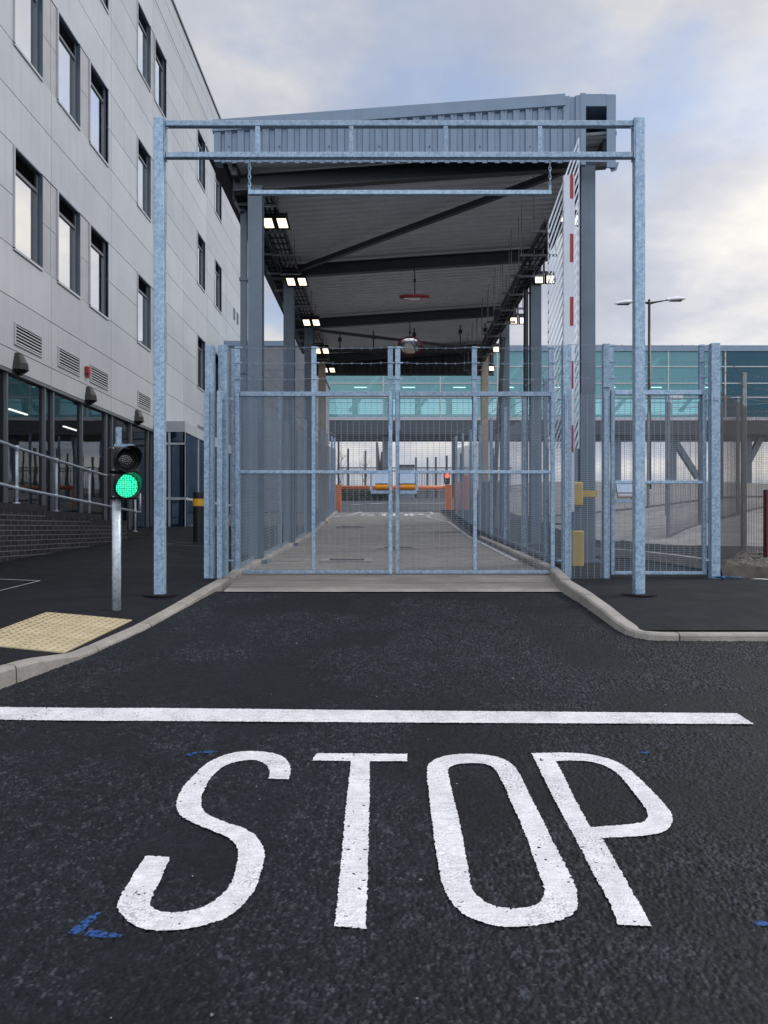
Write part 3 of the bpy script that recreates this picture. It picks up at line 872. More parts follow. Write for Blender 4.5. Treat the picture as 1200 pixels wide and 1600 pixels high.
# tactile paving
u = Vector((-.13, -.99, 0)).normalized(); v = Vector((-.99, .13, 0)).normalized()
o0 = Vector((-2.36, 7.46, 0))
names = {(0, 0): 'buff tactile slab beside the kerb, farthest in its row', (1, 0): 'buff tactile slab beside the kerb, middle of its row', (2, 0): 'buff tactile slab beside the kerb, nearest in its row',
         (0, 1): 'buff tactile slab on the building side, farthest in its row', (1, 1): 'buff tactile slab on the building side, middle of its row', (2, 1): 'buff tactile slab on the building side, nearest in its row'}
for (i, j), lab in names.items():
    mb = MB()
    def sp(a, b, h):
        p = o0 + u * (.402 * i + a) + v * (.43 * j + b)
        return (p.x, p.y, PL(p.x, p.y) + .010 + h)
    mb.quad(sp(.006, .006, 0), sp(.006, .424, 0), sp(.396, .424, 0), sp(.396, .006, 0)); nb_ = 5
    for r0 in ((.006, .006, .006, .424), (.006, .424, .396, .424), (.396, .424, .396, .006), (.396, .006, .006, .006)):
        mb.quad(sp(r0[0], r0[1], -.02), sp(r0[2], r0[3], -.02), sp(r0[2], r0[3], 0), sp(r0[0], r0[1], 0))
    for a in range(6):
        for b in range(6):
            ca, cb = .036 + a * .0655, .04 + b * .07
            n = len(mb.v)
            for rr, h in ((.015, 0), (.0125, .004), (.007, .0055)):
                for k in range(8):
                    t = k * math.pi / 4
                    mb.v.append(sp(ca + rr * math.cos(t), cb + rr * math.sin(t), h))
            for q in range(2):
                for k in range(8):
                    m = (k + 1) % 8
                    mb.f.append((n + q * 8 + k, n + q * 8 + m, n + q * 8 + 8 + m, n + q * 8 + 8 + k))
            mb.f.append(tuple(n + 16 + k for k in range(8)))
    c = o0 + u * (.402 * i + .2) + v * (.43 * j + .21)
    o = mb.build('tactile_slab', M_BUFF, origin=(c.x, c.y, PL(c.x, c.y)))
    o.data.materials.append(M_BLIST)
    for p_ in o.data.polygons: p_.material_index = 1 if p_.index >= nb_ else 0
    tag(o, lab, 'paving slab', 'buff tactile slabs at the dropped kerb')

# inspection covers
def cover(name, corners, lab, w=.022):
    mb = MB()
    pts = [Vector((x, y, 0)) for x, y in corners]
    n = len(pts)
    for i in range(n):
        a, b = pts[i], pts[(i + 1) % n]
        d = (b - a).normalized(); nn = Vector((-d.y, d.x, 0)) * w / 2
        for k in range(4):
            p, q = a.lerp(b, k / 4), a.lerp(b, (k + 1) / 4)
            mb.quad(*[(t.x, t.y, PL(t.x, t.y) + .007) for t in (p + nn, p - nn, q - nn, q + nn)])
    g = thing(name, lab, 'manhole cover', (*corners[0], PL(*corners[0])))
    mb.build('frame', M_ALU, g)
    mb = MB(); p = [(x, y, PL(x, y) + .005) for x, y in corners]; mb.quad(*p); mb.build('lid', M_PATH, g)
cover('inspection_cover', [(-4.05, 9.37), (-4.9, 9.55), (-5.15, 8.72), (-4.25, 8.53)], 'recessed asphalt filled inspection cover on the left pavement')
cover('inspection_cover', [(-4.35, 15.2), (-3.1, 14.6), (-2.9, 15.2), (-4.0, 15.8)], 'inspection cover outlined on the pavement near the black bollard')

# ------------------------------------------------------------------ office building on the left
XF = -6.9
def rect_sub(r, holes):
    out = [r]
    for h in holes:
        nxt = []
        for a0, a1, b0, b1 in out:
            c0, c1, d0, d1 = max(a0, h[0]), min(a1, h[1]), max(b0, h[2]), min(b1, h[3])
            if c0 >= c1 - 1e-6 or d0 >= d1 - 1e-6: nxt.append((a0, a1, b0, b1)); continue
            if a0 < c0: nxt.append((a0, c0, b0, b1))
            if c1 < a1: nxt.append((c1, a1, b0, b1))
            if b0 < d0: nxt.append((c0, c1, b0, d0))
            if d1 < b1: nxt.append((c0, c1, d1, b1))
        out = nxt
    return [q for q in out if q[1] - q[0] > .004 and q[3] - q[2] > .004]
WROWS = [(5.21, 7.11), (9.01, 10.91), (12.81, 14.71)]
WCOLS = [(11.24, 12.43), (14.84, 16.03), (16.81, 18.0), (18.63, 19.83), (22.2, 23.4), (23.86, 25.07), (29.24, 30.45), (32.25, 33.5)]
WINS = [(a, b, c, d) for (c, d) in WROWS for (a, b) in WCOLS]
for_row0 = []
bld = thing('office_building', 'tall light grey panelled office block with dark narrow windows on the left', 'building', (XF - 4, 24, -.3))
Y0, Y1, ZH, ZT = 5.7, 38.0, 2.93, 17.05
# backing with holes
mb = MB()
for a0, a1, b0, b1 in rect_sub((Y0, Y1, ZH, 15.8), WINS):
    mb.quad((XF - .045, a0, b0), (XF - .045, a1, b0), (XF - .045, a1, b1), (XF - .045, a0, b1))
mb.quad((XF - .045, Y1, -.5), (XF - 14, Y1, -.5), (XF - 14, Y1, ZT - .1), (XF - .045, Y1, ZT - .1))
mb.quad((XF - .045, Y0, ZH), (XF - 14, Y0, ZH), (XF - 14, Y0, ZT - .1), (XF - .045, Y0, ZT - .1))
mb.quad((XF - .045, Y0, ZT - .1), (XF - .045, Y1, ZT - .1), (XF - 14, Y1, ZT - .1), (XF - 14, Y0, ZT - .1))
mb.build('wall_backing', M_MULL, bld)
joints_y = [Y0] + [16.49 + 3.6 * k for k in range(-2, 6)] + [Y1]
joints_z = [ZH, 3.31] + [3.31 + .95 * k for k in range(1, 14)]
joints_z = [z for z in joints_z if z < 15.75] + [15.8]
infills = [(16.03, 16.81), (18.0, 18.63), (23.4, 23.86), (12.43, 14.84 - 1.6)]
mbf, mbi = MB(), MB()
inf_rects = [(a, b, c, d) for (c, d) in WROWS for (a, b) in infills]
for ya, yb in zip(joints_y, joints_y[1:]):
    for za, zb in zip(joints_z, joints_z[1:]):
        g = .008
        for a0, a1, b0, b1 in rect_sub((ya + g, yb - g, za + g, zb - g), WINS + inf_rects):
            mbf.box(XF - .04, XF, a0, a1, b0, b1)
for (c, d) in WROWS:
    for (a, b) in infills:
        m_ = (c + d) / 2
        cut = [k for k in joints_y if a + .05 < k < b - .05]
        ed = [a] + cut + [b]
        for e0, e1 in zip(ed, ed[1:]):
            for q0, q1 in ((c + .01, m_ - .006), (m_ + .006, d - .01)):
                MB().box(XF - .04, XF - .012, e0 + .008, e1 - .008, q0, q1).build('infill_panel', M_FAC2, bld)
mbf.build('wall_panel', M_FAC, bld)
mb = MB()
for ya, yb in zip(joints_y, joints_y[1:]):
    mb.box(XF - .04, XF + .004, ya + .008, yb - .008, 15.82, 16.48)
    mb.box(XF - .04, XF + .004, ya + .008, yb - .008, 16.5, 16.98)
mb.build('parapet', M_PARA, bld)
mb = MB(); mb.box(XF - .4, XF + .05, Y0, Y1, 16.99, 17.07); mb.build('capping', M_MULL, bld)
# windows
def window(a, b, c, d):
    D = .12
    w = MB()
    w.box(XF - D, XF + .03, a - .035, a, c - .02, d + .005)              # near trim
    w.box(XF - D, XF + .03, a - .035, b + .03, c - .045, c - .02 + .022)      # sill
    o = w.build('window', M_ALU, bld)
    j = MB(); j.box(XF - D, XF + .018, b, b + .028, c + .003, d); j.box(XF - D, XF - .003, a, b, d - .02, d + .012); j.build('jamb', M_JAMB, o)
    f = MB()
    xg = XF - D + .02
    f.box(xg - .03, xg + .03, a, a + .05, c + .003, d - .021); f.box(xg - .03, xg + .03, b - .06, b - .001, c + .003, d - .021)
    f.box(xg - .03, xg + .03, a + .05, b - .06, c + .003, c + .05); f.box(xg - .03, xg + .03, a + .05, b - .06, d - .40, d - .34)
    f.build('frame', M_MULL, o)
    l = MB()
    for k in range(5):
        z = d - .33 + k * .062
        l.quad((xg - .02, a + .05, z + .05), (xg - .02, b - .06, z + .05), (xg + .03, b - .06, z), (xg + .03, a + .05, z))
    l.build('louvre', M_MULL, o)
    l = MB(); l.quad((xg - .035, a, d - .4), (xg - .035, b, d - .4), (xg - .035, b, d), (xg - .035, a, d)); l.build('louvre_back', M_BLACKM, o)
    p = MB(); p.quad((xg, a + .05, c + .05), (xg, b - .06, c + .05), (xg, b - .06, d - .4), (xg, a + .05, d - .4)); p.build('pane', M_WIN, o)
for wq in WINS: window(*wq)
# vents
for (a, b) in [WCOLS[1], WCOLS[2], WCOLS[3], WCOLS[4], WCOLS[6]]:
    v_ = MB(); z0, z1 = 3.42, 3.84
    v_.box(XF, XF + .025, a, b, z0, z0 + .03); v_.box(XF, XF + .025, a, b, z1 - .03, z1)
    v_.box(XF, XF + .025, a, a + .04, z0 + .03, z1 - .03); v_.box(XF, XF + .025, b - .04, b, z0 + .03, z1 - .03)
    for k in range(6):
        z = z0 + .03 + k * .06
        v_.quad((XF + .004, a + .04, z + .05), (XF + .004, b - .04, z + .05), (XF + .022, b - .04, z + .02), (XF + .022, a + .04, z + .02))
    o = v_.build('vent_grille', M_FAC, bld)
    q = MB(); q.quad((XF + .002, a + .03, z0 + .02), (XF + .002, b - .03, z0 + .02), (XF + .002, b - .03, z1 - .02), (XF + .002, a + .03, z1 - .02)); q.build('vent_back', M_BLACKM, o)
for (y, z, s_) in ((36.2, 9.5, .3), (37.0, 9.5, .3)):
    v_ = MB(); v_.box(XF, XF + .03, y, y + s_, z, z + .5)
    for k in range(4): v_.box(XF + .03, XF + .04, y + .03, y + s_ - .03, z + .06 + k * .11, z + .11 + k * .11)
    v_.build('vent_grille', M_MULL, bld)
# wall lights: tapered black bulkhead hoods
for y in (14.95, 18.5, 22.1):
    z = 3.08
    mb = MB(); n = len(mb.v)
    secs = [(.20, .06, .07), (.17, .09, .12), (0, .15, .20), (-.12, .17, .21), (-.17, .14, .13)]
    for dz, hw, dp in secs:
        for t in range(7):
            a = math.pi * t / 6
            mb.v.append((XF + dp * math.sin(a) ** .6, y - hw * math.cos(a), z + dz))
    for i in range(4):
        for t in range(6):
            a = n + i * 7 + t
            mb.f.append((a, a + 1, a + 8, a + 7))
    mb.f.append(tuple(n + t for t in range(7))); mb.f.append(tuple(n + 28 + t for t in reversed(range(7))))
    o = mb.build('wall_light', M_BLACK, bld)
    mb = MB(); mb.tube([(XF + .02, y, z - .172), (XF + .11, y, z - .174)], .05, 8); mb.build('lens', M_LENS, o)
mb = MB(); mb.box(XF, XF + .09, 18.32, 18.46, 3.56, 3.72); mb.tube([(XF + .05, 18.39, 3.56), (XF + .05, 18.39, 3.46)], .035, 10)
o = mb.build('alarm_sounder', M_REDP, bld)
# ground floor glazing
Ym = [5.7, 8.3, 9.7, 11.4, 13.0, 14.67, 16.3, 16.72, 18.3, 19.9, 20.32, 21.8, 23.4, 23.8]
g0 = -.35
mb = MB()
for y in Ym: mb.box(XF - .16, XF - .04, y - .03, y + .03, g0, ZH - .06)
for z in (ZH - .06,): mb.box(XF - .16, XF - .005, Y0, 23.8, z, ZH)
mb.box(XF - .16, XF - .04, Y0, 23.8, g0 - .3, g0 + .06)
fr = mb.build('curtain_wall', M_MULL, bld)
for a, b in zip(Ym, Ym[1:]):
    p = MB(); p.quad((XF - .1, a + .03, g0 + .06), (XF - .1, b - .03, g0 + .06), (XF - .1, b - .03, ZH - .06), (XF - .1, a + .03, ZH - .06)); p.build('pane', M_SHOP, fr)
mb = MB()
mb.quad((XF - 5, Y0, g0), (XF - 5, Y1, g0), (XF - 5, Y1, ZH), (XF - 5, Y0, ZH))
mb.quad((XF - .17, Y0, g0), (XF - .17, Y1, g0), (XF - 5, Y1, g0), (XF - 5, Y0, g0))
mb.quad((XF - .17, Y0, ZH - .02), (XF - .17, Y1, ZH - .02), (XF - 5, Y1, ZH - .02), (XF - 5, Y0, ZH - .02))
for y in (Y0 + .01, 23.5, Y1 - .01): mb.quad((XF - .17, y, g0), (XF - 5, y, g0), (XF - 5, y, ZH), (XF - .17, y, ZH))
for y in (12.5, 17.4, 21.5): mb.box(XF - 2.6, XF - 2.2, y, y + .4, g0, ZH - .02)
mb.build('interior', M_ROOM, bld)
mb = MB()
for x, y in ((-1.6, 13.2), (-2.6, 15.5), (-1.4, 17.6), (-1.4, 20.6), (-3, 18.5)):
    mb.box(XF + x - .025, XF + x + .025, y, y + .9, ZH - .31, ZH - .28)
mb.build('ceiling_lamp', M_LAMP, bld)
# porch / lobby
PX, PY = -5.98, 23.8
pz = -.06
mb = MB(); mb.box(XF + .01, PX, PY, PY + .05, 2.88, 3.2); mb.box(PX - .05, PX, PY + .05, 34, 2.88, 3.2)
mb.quad((XF + .01, PY, 3.2), (PX, PY, 3.2), (PX, 34, 3.2), (XF + .01, 34, 3.2))
po = mb.build('porch', M_PARA, bld)
mb = MB()
for x in (XF + .05, -6.45, PX - .03): mb.box(x - .03, x + .03, PY + .02, PY + .08, pz - .2, 2.88)
for y in (PY + .05, 25.6, 27.4, 29.2, 31, 33): mb.box(PX - .06, PX - .005, y - .03, y + .03, pz - .2, 2.88)
mb.box(XF + .05, PX, PY + .005, PY + .08, 2.5, 2.56); mb.box(XF + .05, PX, PY + .005, PY + .08, .86, .93); mb.box(XF + .05, PX, PY + .005, PY + .09, pz - .2, pz + .07)
mb.box(PX - .06, PX, PY, 34, .86, .93); mb.box(PX - .06, PX, PY + .09, 34, pz - .2, pz + .07)
mb.build('frame', M_ALU, po)
mb = MB()
mb.quad((XF + .05, PY + .05, pz), (PX - .02, PY + .05, pz), (PX - .02, PY + .05, 2.88), (XF + .05, PY + .05, 2.88))
mb.quad((PX - .035, PY + .06, pz), (PX - .035, 34, pz), (PX - .035, 34, 2.88), (PX - .035, PY + .06, 2.88))
mb.build('pane', M_BLUEG, po)
mb = MB()
cols = [(.03, .09, .2), (.14, .06, .04)]
for k in range(18):
    x = XF + .08 + k * .048
    mb.box(x, x + .018, PY + .35, PY + .37, pz, 2.85)
mb.build('blind', m_painted('blue_blind', (.07, .15, .30), .6, .5, 3), po)

# ------------------------------------------------------------------ brick ramp wall and handrail
XW = -5.45
wall = thing('brick_wall', 'low dark brick ramp wall with stepped coping below the handrail', 'wall', (XW, 14, -.4))
steps = [(6.5, 12.83, .372), (12.83, 14.8, .285), (14.8, 16.85, .17), (16.85, 18.7, -.07), (18.7, 23.4, -.14)]
mb, mc = MB(), MB()
for a, b, zt in steps:
    mb.box(XW - .22, XW, a, b, PL(XW, a) - .4, zt - .11)
    k = int((b - a) / .075)
    for i in range(k):
        y = a + (b - a) * i / k
        mc.box(XW - .225, XW + .004, y + .003, y + (b - a) / k - .004, zt - .11 + .004, zt + random.uniform(-.002, .002))
    mb.box(XW - .218, XW - .003, a, b, zt - .112, zt - .106)
mb.build('brickwork', M_BRICK, wall); mc.build('coping', M_COPING, wall)
# ramp surface behind the wall
struct(MB().grid([XF + .02, XW - .21], [6, 12, 16, 20, 23.7], lambda x, y: (x, y, lerp_tab([(6, .25), (12.0, .2), (20, -.18), (24, -.12)], y))), 'ramp', M_PATH)
rail = thing('handrail', 'galvanised tubular handrail with two rails above the dark brick wall', 'handrail', (XW - .11, 14, .3))
XR = XW - .11
top = lambda y: lerp_tab([(6, 1.66), (12.05, 1.215), (16.2, 1.04), (18, .96)], y)
midr = lambda y: lerp_tab([(6, 1.05), (11.3, .64), (18.2, .36)], y)
mb = MB(); mb.tube([(XR, y, top(y)) for y in (6, 9, 12, 15, 17.4)] + [(XR, 17.95, top(17.9) - .02)], .024, 10); mb.build('top_rail', M_POLE, rail, True)
mb = MB(); mb.tube([(XR, y, midr(y)) for y in (6, 9, 12, 15, 18.1)], .024, 10)
mb.tube([(XR, 18.1, midr(18.1) - .01), (XR, 18.1, .80)], .024, 10); mb.build('lower_rail', M_POLE, rail, True)
for y in (8.9, 10.45, 12.05, 13.5, 15.0, 16.5, 17.75):
    zt = [s_[2] for s_ in steps if s_[0] <= y <= s_[1]][0]
    mb = MB(); mb.tube([(XR, y, zt - .02), (XR, y, top(y) if y < 17 else .72)], .024, 10)
    mb.tube([(XR, y, zt), (XR, y, zt + .02)], .05, 10)
    for zz in (top(y), midr(y)): mb.tube([(XR, y, zz - .04), (XR, y, zz + .035)], .033, 10)
    mb.build('post', M_POLE, rail, True)

# ------------------------------------------------------------------ bollard
bx, by = -3.73, 16.0; bz = PL(bx, by)
bo = thing('bollard', 'thick black bollard with a yellow band beside the gate fence', 'bollard', (bx, by, bz))
mb = MB(); mb.tube([(bx, by, bz - .05), (bx, by, bz + .98), (bx, by, bz + 1.0)], [.125, .125, .115], 24); mb.build('body', M_BLACK, bo)
mb = MB(); mb.tube([(bx, by, bz + .72), (bx, by, bz + .865)], .128, 24); mb.build('band', M_YBAND, bo)

# ------------------------------------------------------------------ traffic light
td = 7.85; tx = (182 - CX) / F * td; tz = PL(tx, td)
tl = thing('traffic_light', 'short two lamp traffic signal showing green on a galvanised post', 'traffic light', (tx, td, tz))
mb = MB(); mb.tube([(tx, td, tz - .1), (tx, td, (CY - 781) / F * td)], .042, 20); mb.build('pole', M_POLE, tl, True)
hx0, hx1 = (172 - CX) / F * td, (216 - CX) / F * td
hz0, hz1 = (CY - 780) / F * td, (CY - 699) / F * td
hm = (hz0 + hz1) / 2
HROT = R_(33); hcx = (hx0 + hx1) / 2
mb = MB(); mb.cbox(hx0, hx1, td - .07, td + .10, hz0, hm - .003, .015); mb.cbox(hx0, hx1, td - .07, td + .10, hm + .003, hz1, .015)
mb.rotz(hcx, td, HROT).build('housing', M_BLACK, tl)
mb = MB()
for x, z in ((hx0 + .015, hz1 - .02), (hx1 - .015, hz1 - .02), (hx0 + .015, hm + .025), (hx0 + .015, hm - .025), (hx0 + .015, hz0 + .02), (hx1 - .015, hz0 + .02)):
    mb.tube([(x, td - .07, z), (x, td - .078, z)], .006, 8)
mb.rotz(hcx, td, HROT).build('screw', M_ALU, tl)
for zc, m_, nm in (((hz1 + hm) / 2, M_LENS, 'red_lamp'), ((hz0 + hm) / 2, M_GREEN, 'green_lamp')):
    cx_ = (hx0 + hx1) / 2
    r = .112
    mb = MB(); n = 0; k = 28
    mb.v.append((cx_, td - .10, zc))
    for q, (rr, dd) in enumerate(((.5, .096), (.85, .085), (1, .071))):
        for j in range(k):
            t = 2 * math.pi * j / k; mb.v.append((cx_ + r * rr * math.cos(t), td - dd, zc + r * rr * math.sin(t)))
    for j in range(k):
        m2 = (j + 1) % k
        mb.f.append((0, 1 + j, 1 + m2))
        for q in range(2): mb.f.append((1 + q * k + j, 1 + q * k + k + j, 1 + q * k + k + m2, 1 + q * k + m2))
    ln = mb.rotz(hcx, td, HROT).build(nm, m_, tl, True)
    if nm == 'red_lamp':
        mb = MB()
        for ring, cnt in ((.02, 6), (.042, 13), (.064, 20), (.086, 26), (.102, 32)):
            for j in range(cnt):
                t = 2 * math.pi * j / cnt
                a, b = cx_ + ring * math.cos(t), zc + ring * math.sin(t)
                yy = td - .10 + .03 * (ring / r) ** 2
                mb.tube([(a, yy + .003, b), (a, yy - .003, b)], .0038, 6)
        mb.rotz(hcx, td, HROT).build('led', M_LED, ln)
    # visor: open hood tube, longer on top, turned a little
    hb = MB(); k = 30
    for part in (0, 1):
        pass
    for j in range(k + 1):
        t = 2 * math.pi * j / k
        L = .045 + .15 * max(0, math.sin(t) * .75 + .4)
        ro = r + .010
        a, b = ro * math.cos(t), ro * math.sin(t)
        hb.v += [(cx_ + a, td - .07, zc + b), (cx_ + a * 1.0 , td - .07 - L, zc + b)]
        a, b = a * .975, b * .975
        hb.v += [(cx_ + a, td - .07, zc + b), (cx_ + a , td - .07 - L, zc + b)]
    for j in range(k):
        a = j * 4
        hb.f += [(a, a + 1, a + 5, a + 4), (a + 2, a + 6, a + 7, a + 3), (a + 1, a + 3, a + 7, a + 5)]
    hb.rotz(hcx, td, HROT).build('visor', M_BLACK, ln)
mb = MB(); zt = hz1
mb.tube([(tx + .01, td + .03, zt), (tx + .01, td + .03, zt + .20)], .03, 12); mb.box(hx0 + .05, hx1 - .06, td - .03, td + .08, zt, zt + .03)
mb.tube([(tx + .05, td, zt + .015), (tx + .11, td, zt + .015)], .012, 8)
mb.build('bracket', M_GALV, tl)

# ------------------------------------------------------------------ height gantry and hanging bar
gd = 8.65
XA, XB = (250 - CX) / F * gd, (998 - CX) / F * gd
za, zb = PL(XA, gd), QR(gd)
ga = thing('height_gantry', 'wide galvanised goalpost frame standing in front of the gates', 'gantry', (0, gd, za))
zt = (CY - 189) / F * gd
for x, z in ((XA, za), (XB, zb)):
    mb = MB(); mb.cbox(x - .055, x + .055, gd - .055, gd + .055, z - .2, zt + .02, .008); mb.build('post', M_GALV, ga)
    mb = MB(); mb.tube([(x, gd, z - .03), (x, gd, z + .004), (x, gd, z + .008)], [.19, .19, .15], 18); mb.build('collar', M_ROAD, ga)
    s_ = 1 if x < 0 else -1
    mb = MB(); z0, z1 = (CY - 250) / F * gd, (CY - 187) / F * gd
    mb.box(x + s_ * .0565, x + s_ * .065, gd - .06, gd + .06, z0, z1)
    for zz in (z0 + .06, z1 - .1):
        mb.tube([(x + s_ * .06, gd - .02, zz), (x + s_ * .10, gd - .02, zz)], .007, 6)
    mb.build('end_plate', M_GALV, ga)
for ya, yb in ((190, 199), (239, 248)):
    mb = MB(); mb.cbox(XA + .066, XB - .066, gd - .035, gd + .035, (CY - yb) / F * gd, (CY - ya) / F * gd, .006); mb.build('beam', M_GALV, ga)
z0, z1 = (CY - 239) / F * gd, (CY - 199) / F * gd
for px in (403, 549, 696, 843):
    x = (px - CX) / F * gd
    mb = MB(); mb.box(x - .024, x + .024, gd - .03, gd + .03, z0, z1)
    for dz in (.03, .08, -.03): mb.tube([(x, gd - .03, (z0 if dz > 0 else z1) + dz), (x, gd - .036, (z0 if dz > 0 else z1) + dz)], .006, 6)
    mb.build('strut', M_GALV, ga)
hb_ = thing('height_bar', 'long galvanised bar hung on two chains below the goalpost frame', 'height bar', (0, gd, (CY - 304) / F * gd))
xa, xb = (388 - CX) / F * gd, (861 - CX) / F * gd
zA, zB = (CY - 305) / F * gd, (CY - 298) / F * gd
mb = MB(); mb.cbox(xa, xb, gd - .025, gd + .025, zA, zB, .005); mb.build('bar', M_GALV, hb_)
for x in (xa + .012, xb - .012):
    mb = MB()
    mb.box(x - .012, x + .012, gd - .006, gd + .006, zB, zB + .06)
    z = zB + .045; top_z = (CY - 248) / F * gd; i = 0
    while z < top_z - .005:
        pts = []
        for j in range(11):
            t = 2 * math.pi * j / 10
            c_, s_ = .013 * math.cos(t), .028 * math.sin(t)
            pts.append((x + (c_ if i % 2 == 0 else c_ * .3), gd + (c_ * .3 if i % 2 == 0 else c_), z + .02 + s_))
        mb.tube(pts, .0045, 6, False); z += .043; i += 1
    mb.build('chain', M_GALV, hb_)

# ------------------------------------------------------------------ fence kit
def mesh_sheet(p0, p1, z0a, z0b, h, wire=.003, pitch=.0254, vp=.0762, off=0.0):
    """welded mesh between plan points p0 and p1; bottom z0a..z0b"""
    mb = MB(); a = Vector((p0[0], p0[1], z0a)); b = Vector((p1[0], p1[1], z0b))
    up = Vector((0, 0, 1)); w = wire
    n = int(h / pitch)
    for i in range(n + 1):
        o = up * (i * pitch); mb.bar(a + o, b + o, w, w, caps=False)
    L = (b - a).length; k = max(1, int(L / vp))
    d = (b - a); nn = Vector((d.y, -d.x, 0)).normalized() * w
    for i in range(k + 1):
        p = a + d * (i / k)
        mb.bar(p + nn, p + nn + up * h, .0042, .0042, caps=False)
    return mb
def barb(mb, p, q, sag=.02):
    p, q = Vector(p), Vector(q); L = (q - p).length
    k = max(4, int(L / .12)); pts = []
    for i in range(k + 1):
        t = i / k
        pts.append(p.lerp(q, t) + Vector((0, 0, -sag * 4 * t * (1 - t) + .004 * math.sin(i * 1.9))))
    mb.tube(pts, .0026, 4, False)
    d = (q - p).normalized()
    for i in range(1, k):
        c = pts[i]
        for s_ in (-1, 1):
            e_ = Vector((random.uniform(-.3, .3), random.uniform(-.5, .5), s_)).normalized() * .018
            mb.bar(c - e_ + d * .006 * s_, c + e_ + d * .006 * s_, .003, caps=False)
def box_post(parent, x, y, z0, z1, w=.1, m_=None, name='post'):
    mb = MB(); mb.cbox(x - w / 2, x + w / 2, y - w / 2, y + w / 2, z0, z1, .006)
    return mb.build(name, m_ or M_GALV, parent)
def bolts(mb, pts, r=.007, dy=-.004):
    for (x, y, z) in pts: mb.tube([(x, y, z), (x, y + dy, z)], r, 6)
GD = 10.4
def px2x(p, d=GD): return (p - CX) / F * d
def py2z(p, d=GD): return (CY - p) / F * d

def gate_leaf(label, pl, pr, pm, rails, ext_top, ext_px, zbot_px, box_side, wires=(542, 566, 591), hinge_side=-1):
    x0, x1 = px2x(pl), px2x(pr)
    g = thing('mesh_gate' if pm else 'pedestrian_gate', label, 'gate', ((x0 + x1) / 2, GD, py2z(zbot_px)))
    w = .05
    zb_, zt_ = py2z(rails[-1]) - w / 2, py2z(rails[0]) + .035
    for x in (x0 + w / 2, x1 - w / 2):
        mb = MB(); mb.cbox(x - w / 2, x + w / 2, GD - .025, GD + .025, zb_, zt_, .004)
        bolts(mb, [(x, GD - .025, zb_ + .12 + .3 * i) for i in range(int((zt_ - zb_) / .3))])
        mb.build('stile', M_GALV, g)
    if pm:
        x = px2x(pm)
        mb = MB(); mb.cbox(x - w / 2, x + w / 2, GD - .024, GD + .026, zb_ + w, zt_ - w, .004)
        bolts(mb, [(x, GD - .024, zb_ + .15 + .32 * i) for i in range(int((zt_ - zb_) / .33))])
        mb.build('mid_stile', M_GALV, g)
    for i, rpx in enumerate(rails):
        z = py2z(rpx); h = .06 if i == 0 else .042
        mb = MB(); mb.cbox(x0 + w, x1 - w, GD - .028, GD + .022, z - h / 2, z + h / 2, .004)
        nb = int((x1 - x0) / .4)
        bolts(mb, [(x0 + w + (x1 - x0 - 2 * w) * (j + .5) / nb, GD - .028, z) for j in range(nb)])
        mb.build('rail', M_GALV, g)
    mesh_sheet((x0 + .04, GD + .034), (x1 - .04, GD + .034), zb_ + .02, zb_ + .02, zt_ - zb_ - .05).build('mesh_panel', M_WIRE, g)
    for px in ext_px:
        x = px2x(px)
        mb = MB(); mb.box(x - .033, x + .033, GD + .04, GD + .052, zt_ - .5, py2z(ext_top)); mb.box(x - .033, x - .023, GD + .052, GD + .09, zt_ - .1, py2z(ext_top) - .01)
        for wp in wires: mb.box(x - .033, x + .07, GD + .028, GD + .039, py2z(wp) - .008, py2z(wp) + .008)
        mb.build('extension', M_GALV, g)
    mb = MB()
    ex = [px2x(p) for p in ext_px]
    for wp in wires:
        for a, b in zip(ex, ex[1:]): barb(mb, (a, GD + .03, py2z(wp)), (b, GD + .03, py2z(wp)), .012)
    mb.build('barbed_wire', M_WIRE, g)
    return g, x0, x1
RA = (616, 737.5, 893.5)
gl, lx0, lx1 = gate_leaf('left leaf of the big galvanised mesh double gate', 368, 613, 490, RA, 540, (370, 490, 610), 896, 1)
gr_, rx0, rx1 = gate_leaf('right leaf of the big galvanised mesh double gate', 618, 866.5, 742, RA, 540, (621.5, 742, 862.5), 896, -1)
def lock_box(g, xa, xb, zt_, zb_, frame_out):
    mb = MB(); y = GD - .03
    n0 = [(xa, y - .07, zb_ + .05), (xb, y - .07, zb_ + .05), (xb, y - .04, zt_), (xa, y - .04, zt_)]
    mb.quad(*n0); mb.quad(*[(a, GD - .026, c) for a, b, c in n0][::-1])
    mb.quad(n0[0], n0[3], (xa, GD - .026, zt_), (xa, GD - .026, zb_ + .05)); mb.quad(n0[1], (xb, GD - .026, zb_ + .05), (xb, GD - .026, zt_), n0[2])
    mb.quad(n0[3], n0[2], (xb, GD - .026, zt_), (xa, GD - .026, zt_))
    o = mb.build('lock_cover', M_PLATE, g)
    f = MB(); zz = zb_ - .06
    f.box(min(xa, frame_out), max(xb, frame_out), y - .03, y + .005, zz - .02, zz + .02)
    f.box(frame_out - .018, frame_out + .018, y - .03, y + .005, zz + .02, zt_)
    f.build('lock_frame', M_GALV, o)
    b = MB(); b.tube([(xa + .012, GD - .065, zb_ + .012), (xb - .002, GD - .065, zb_ + .012)], .034, 12); b.build('bolt', M_BOLT if xb < 1 else M_ALU, o)
lock_box(gl, px2x(585), px2x(606.5), py2z(740.5), py2z(762), px2x(580))
lock_box(gr_, px2x(624.5), px2x(648), py2z(740.5), py2z(762), px2x(651))
pg, qx0, qx1 = gate_leaf('narrow galvanised mesh pedestrian gate to the right of the vehicle gate', 954, 1103, None, (613.5, 753.5, 895), 537, (957, 1099), 898, 1, wires=(539, 564, 589))
lock_box(pg, px2x(961), px2x(985), py2z(757), py2z(776), px2x(987))

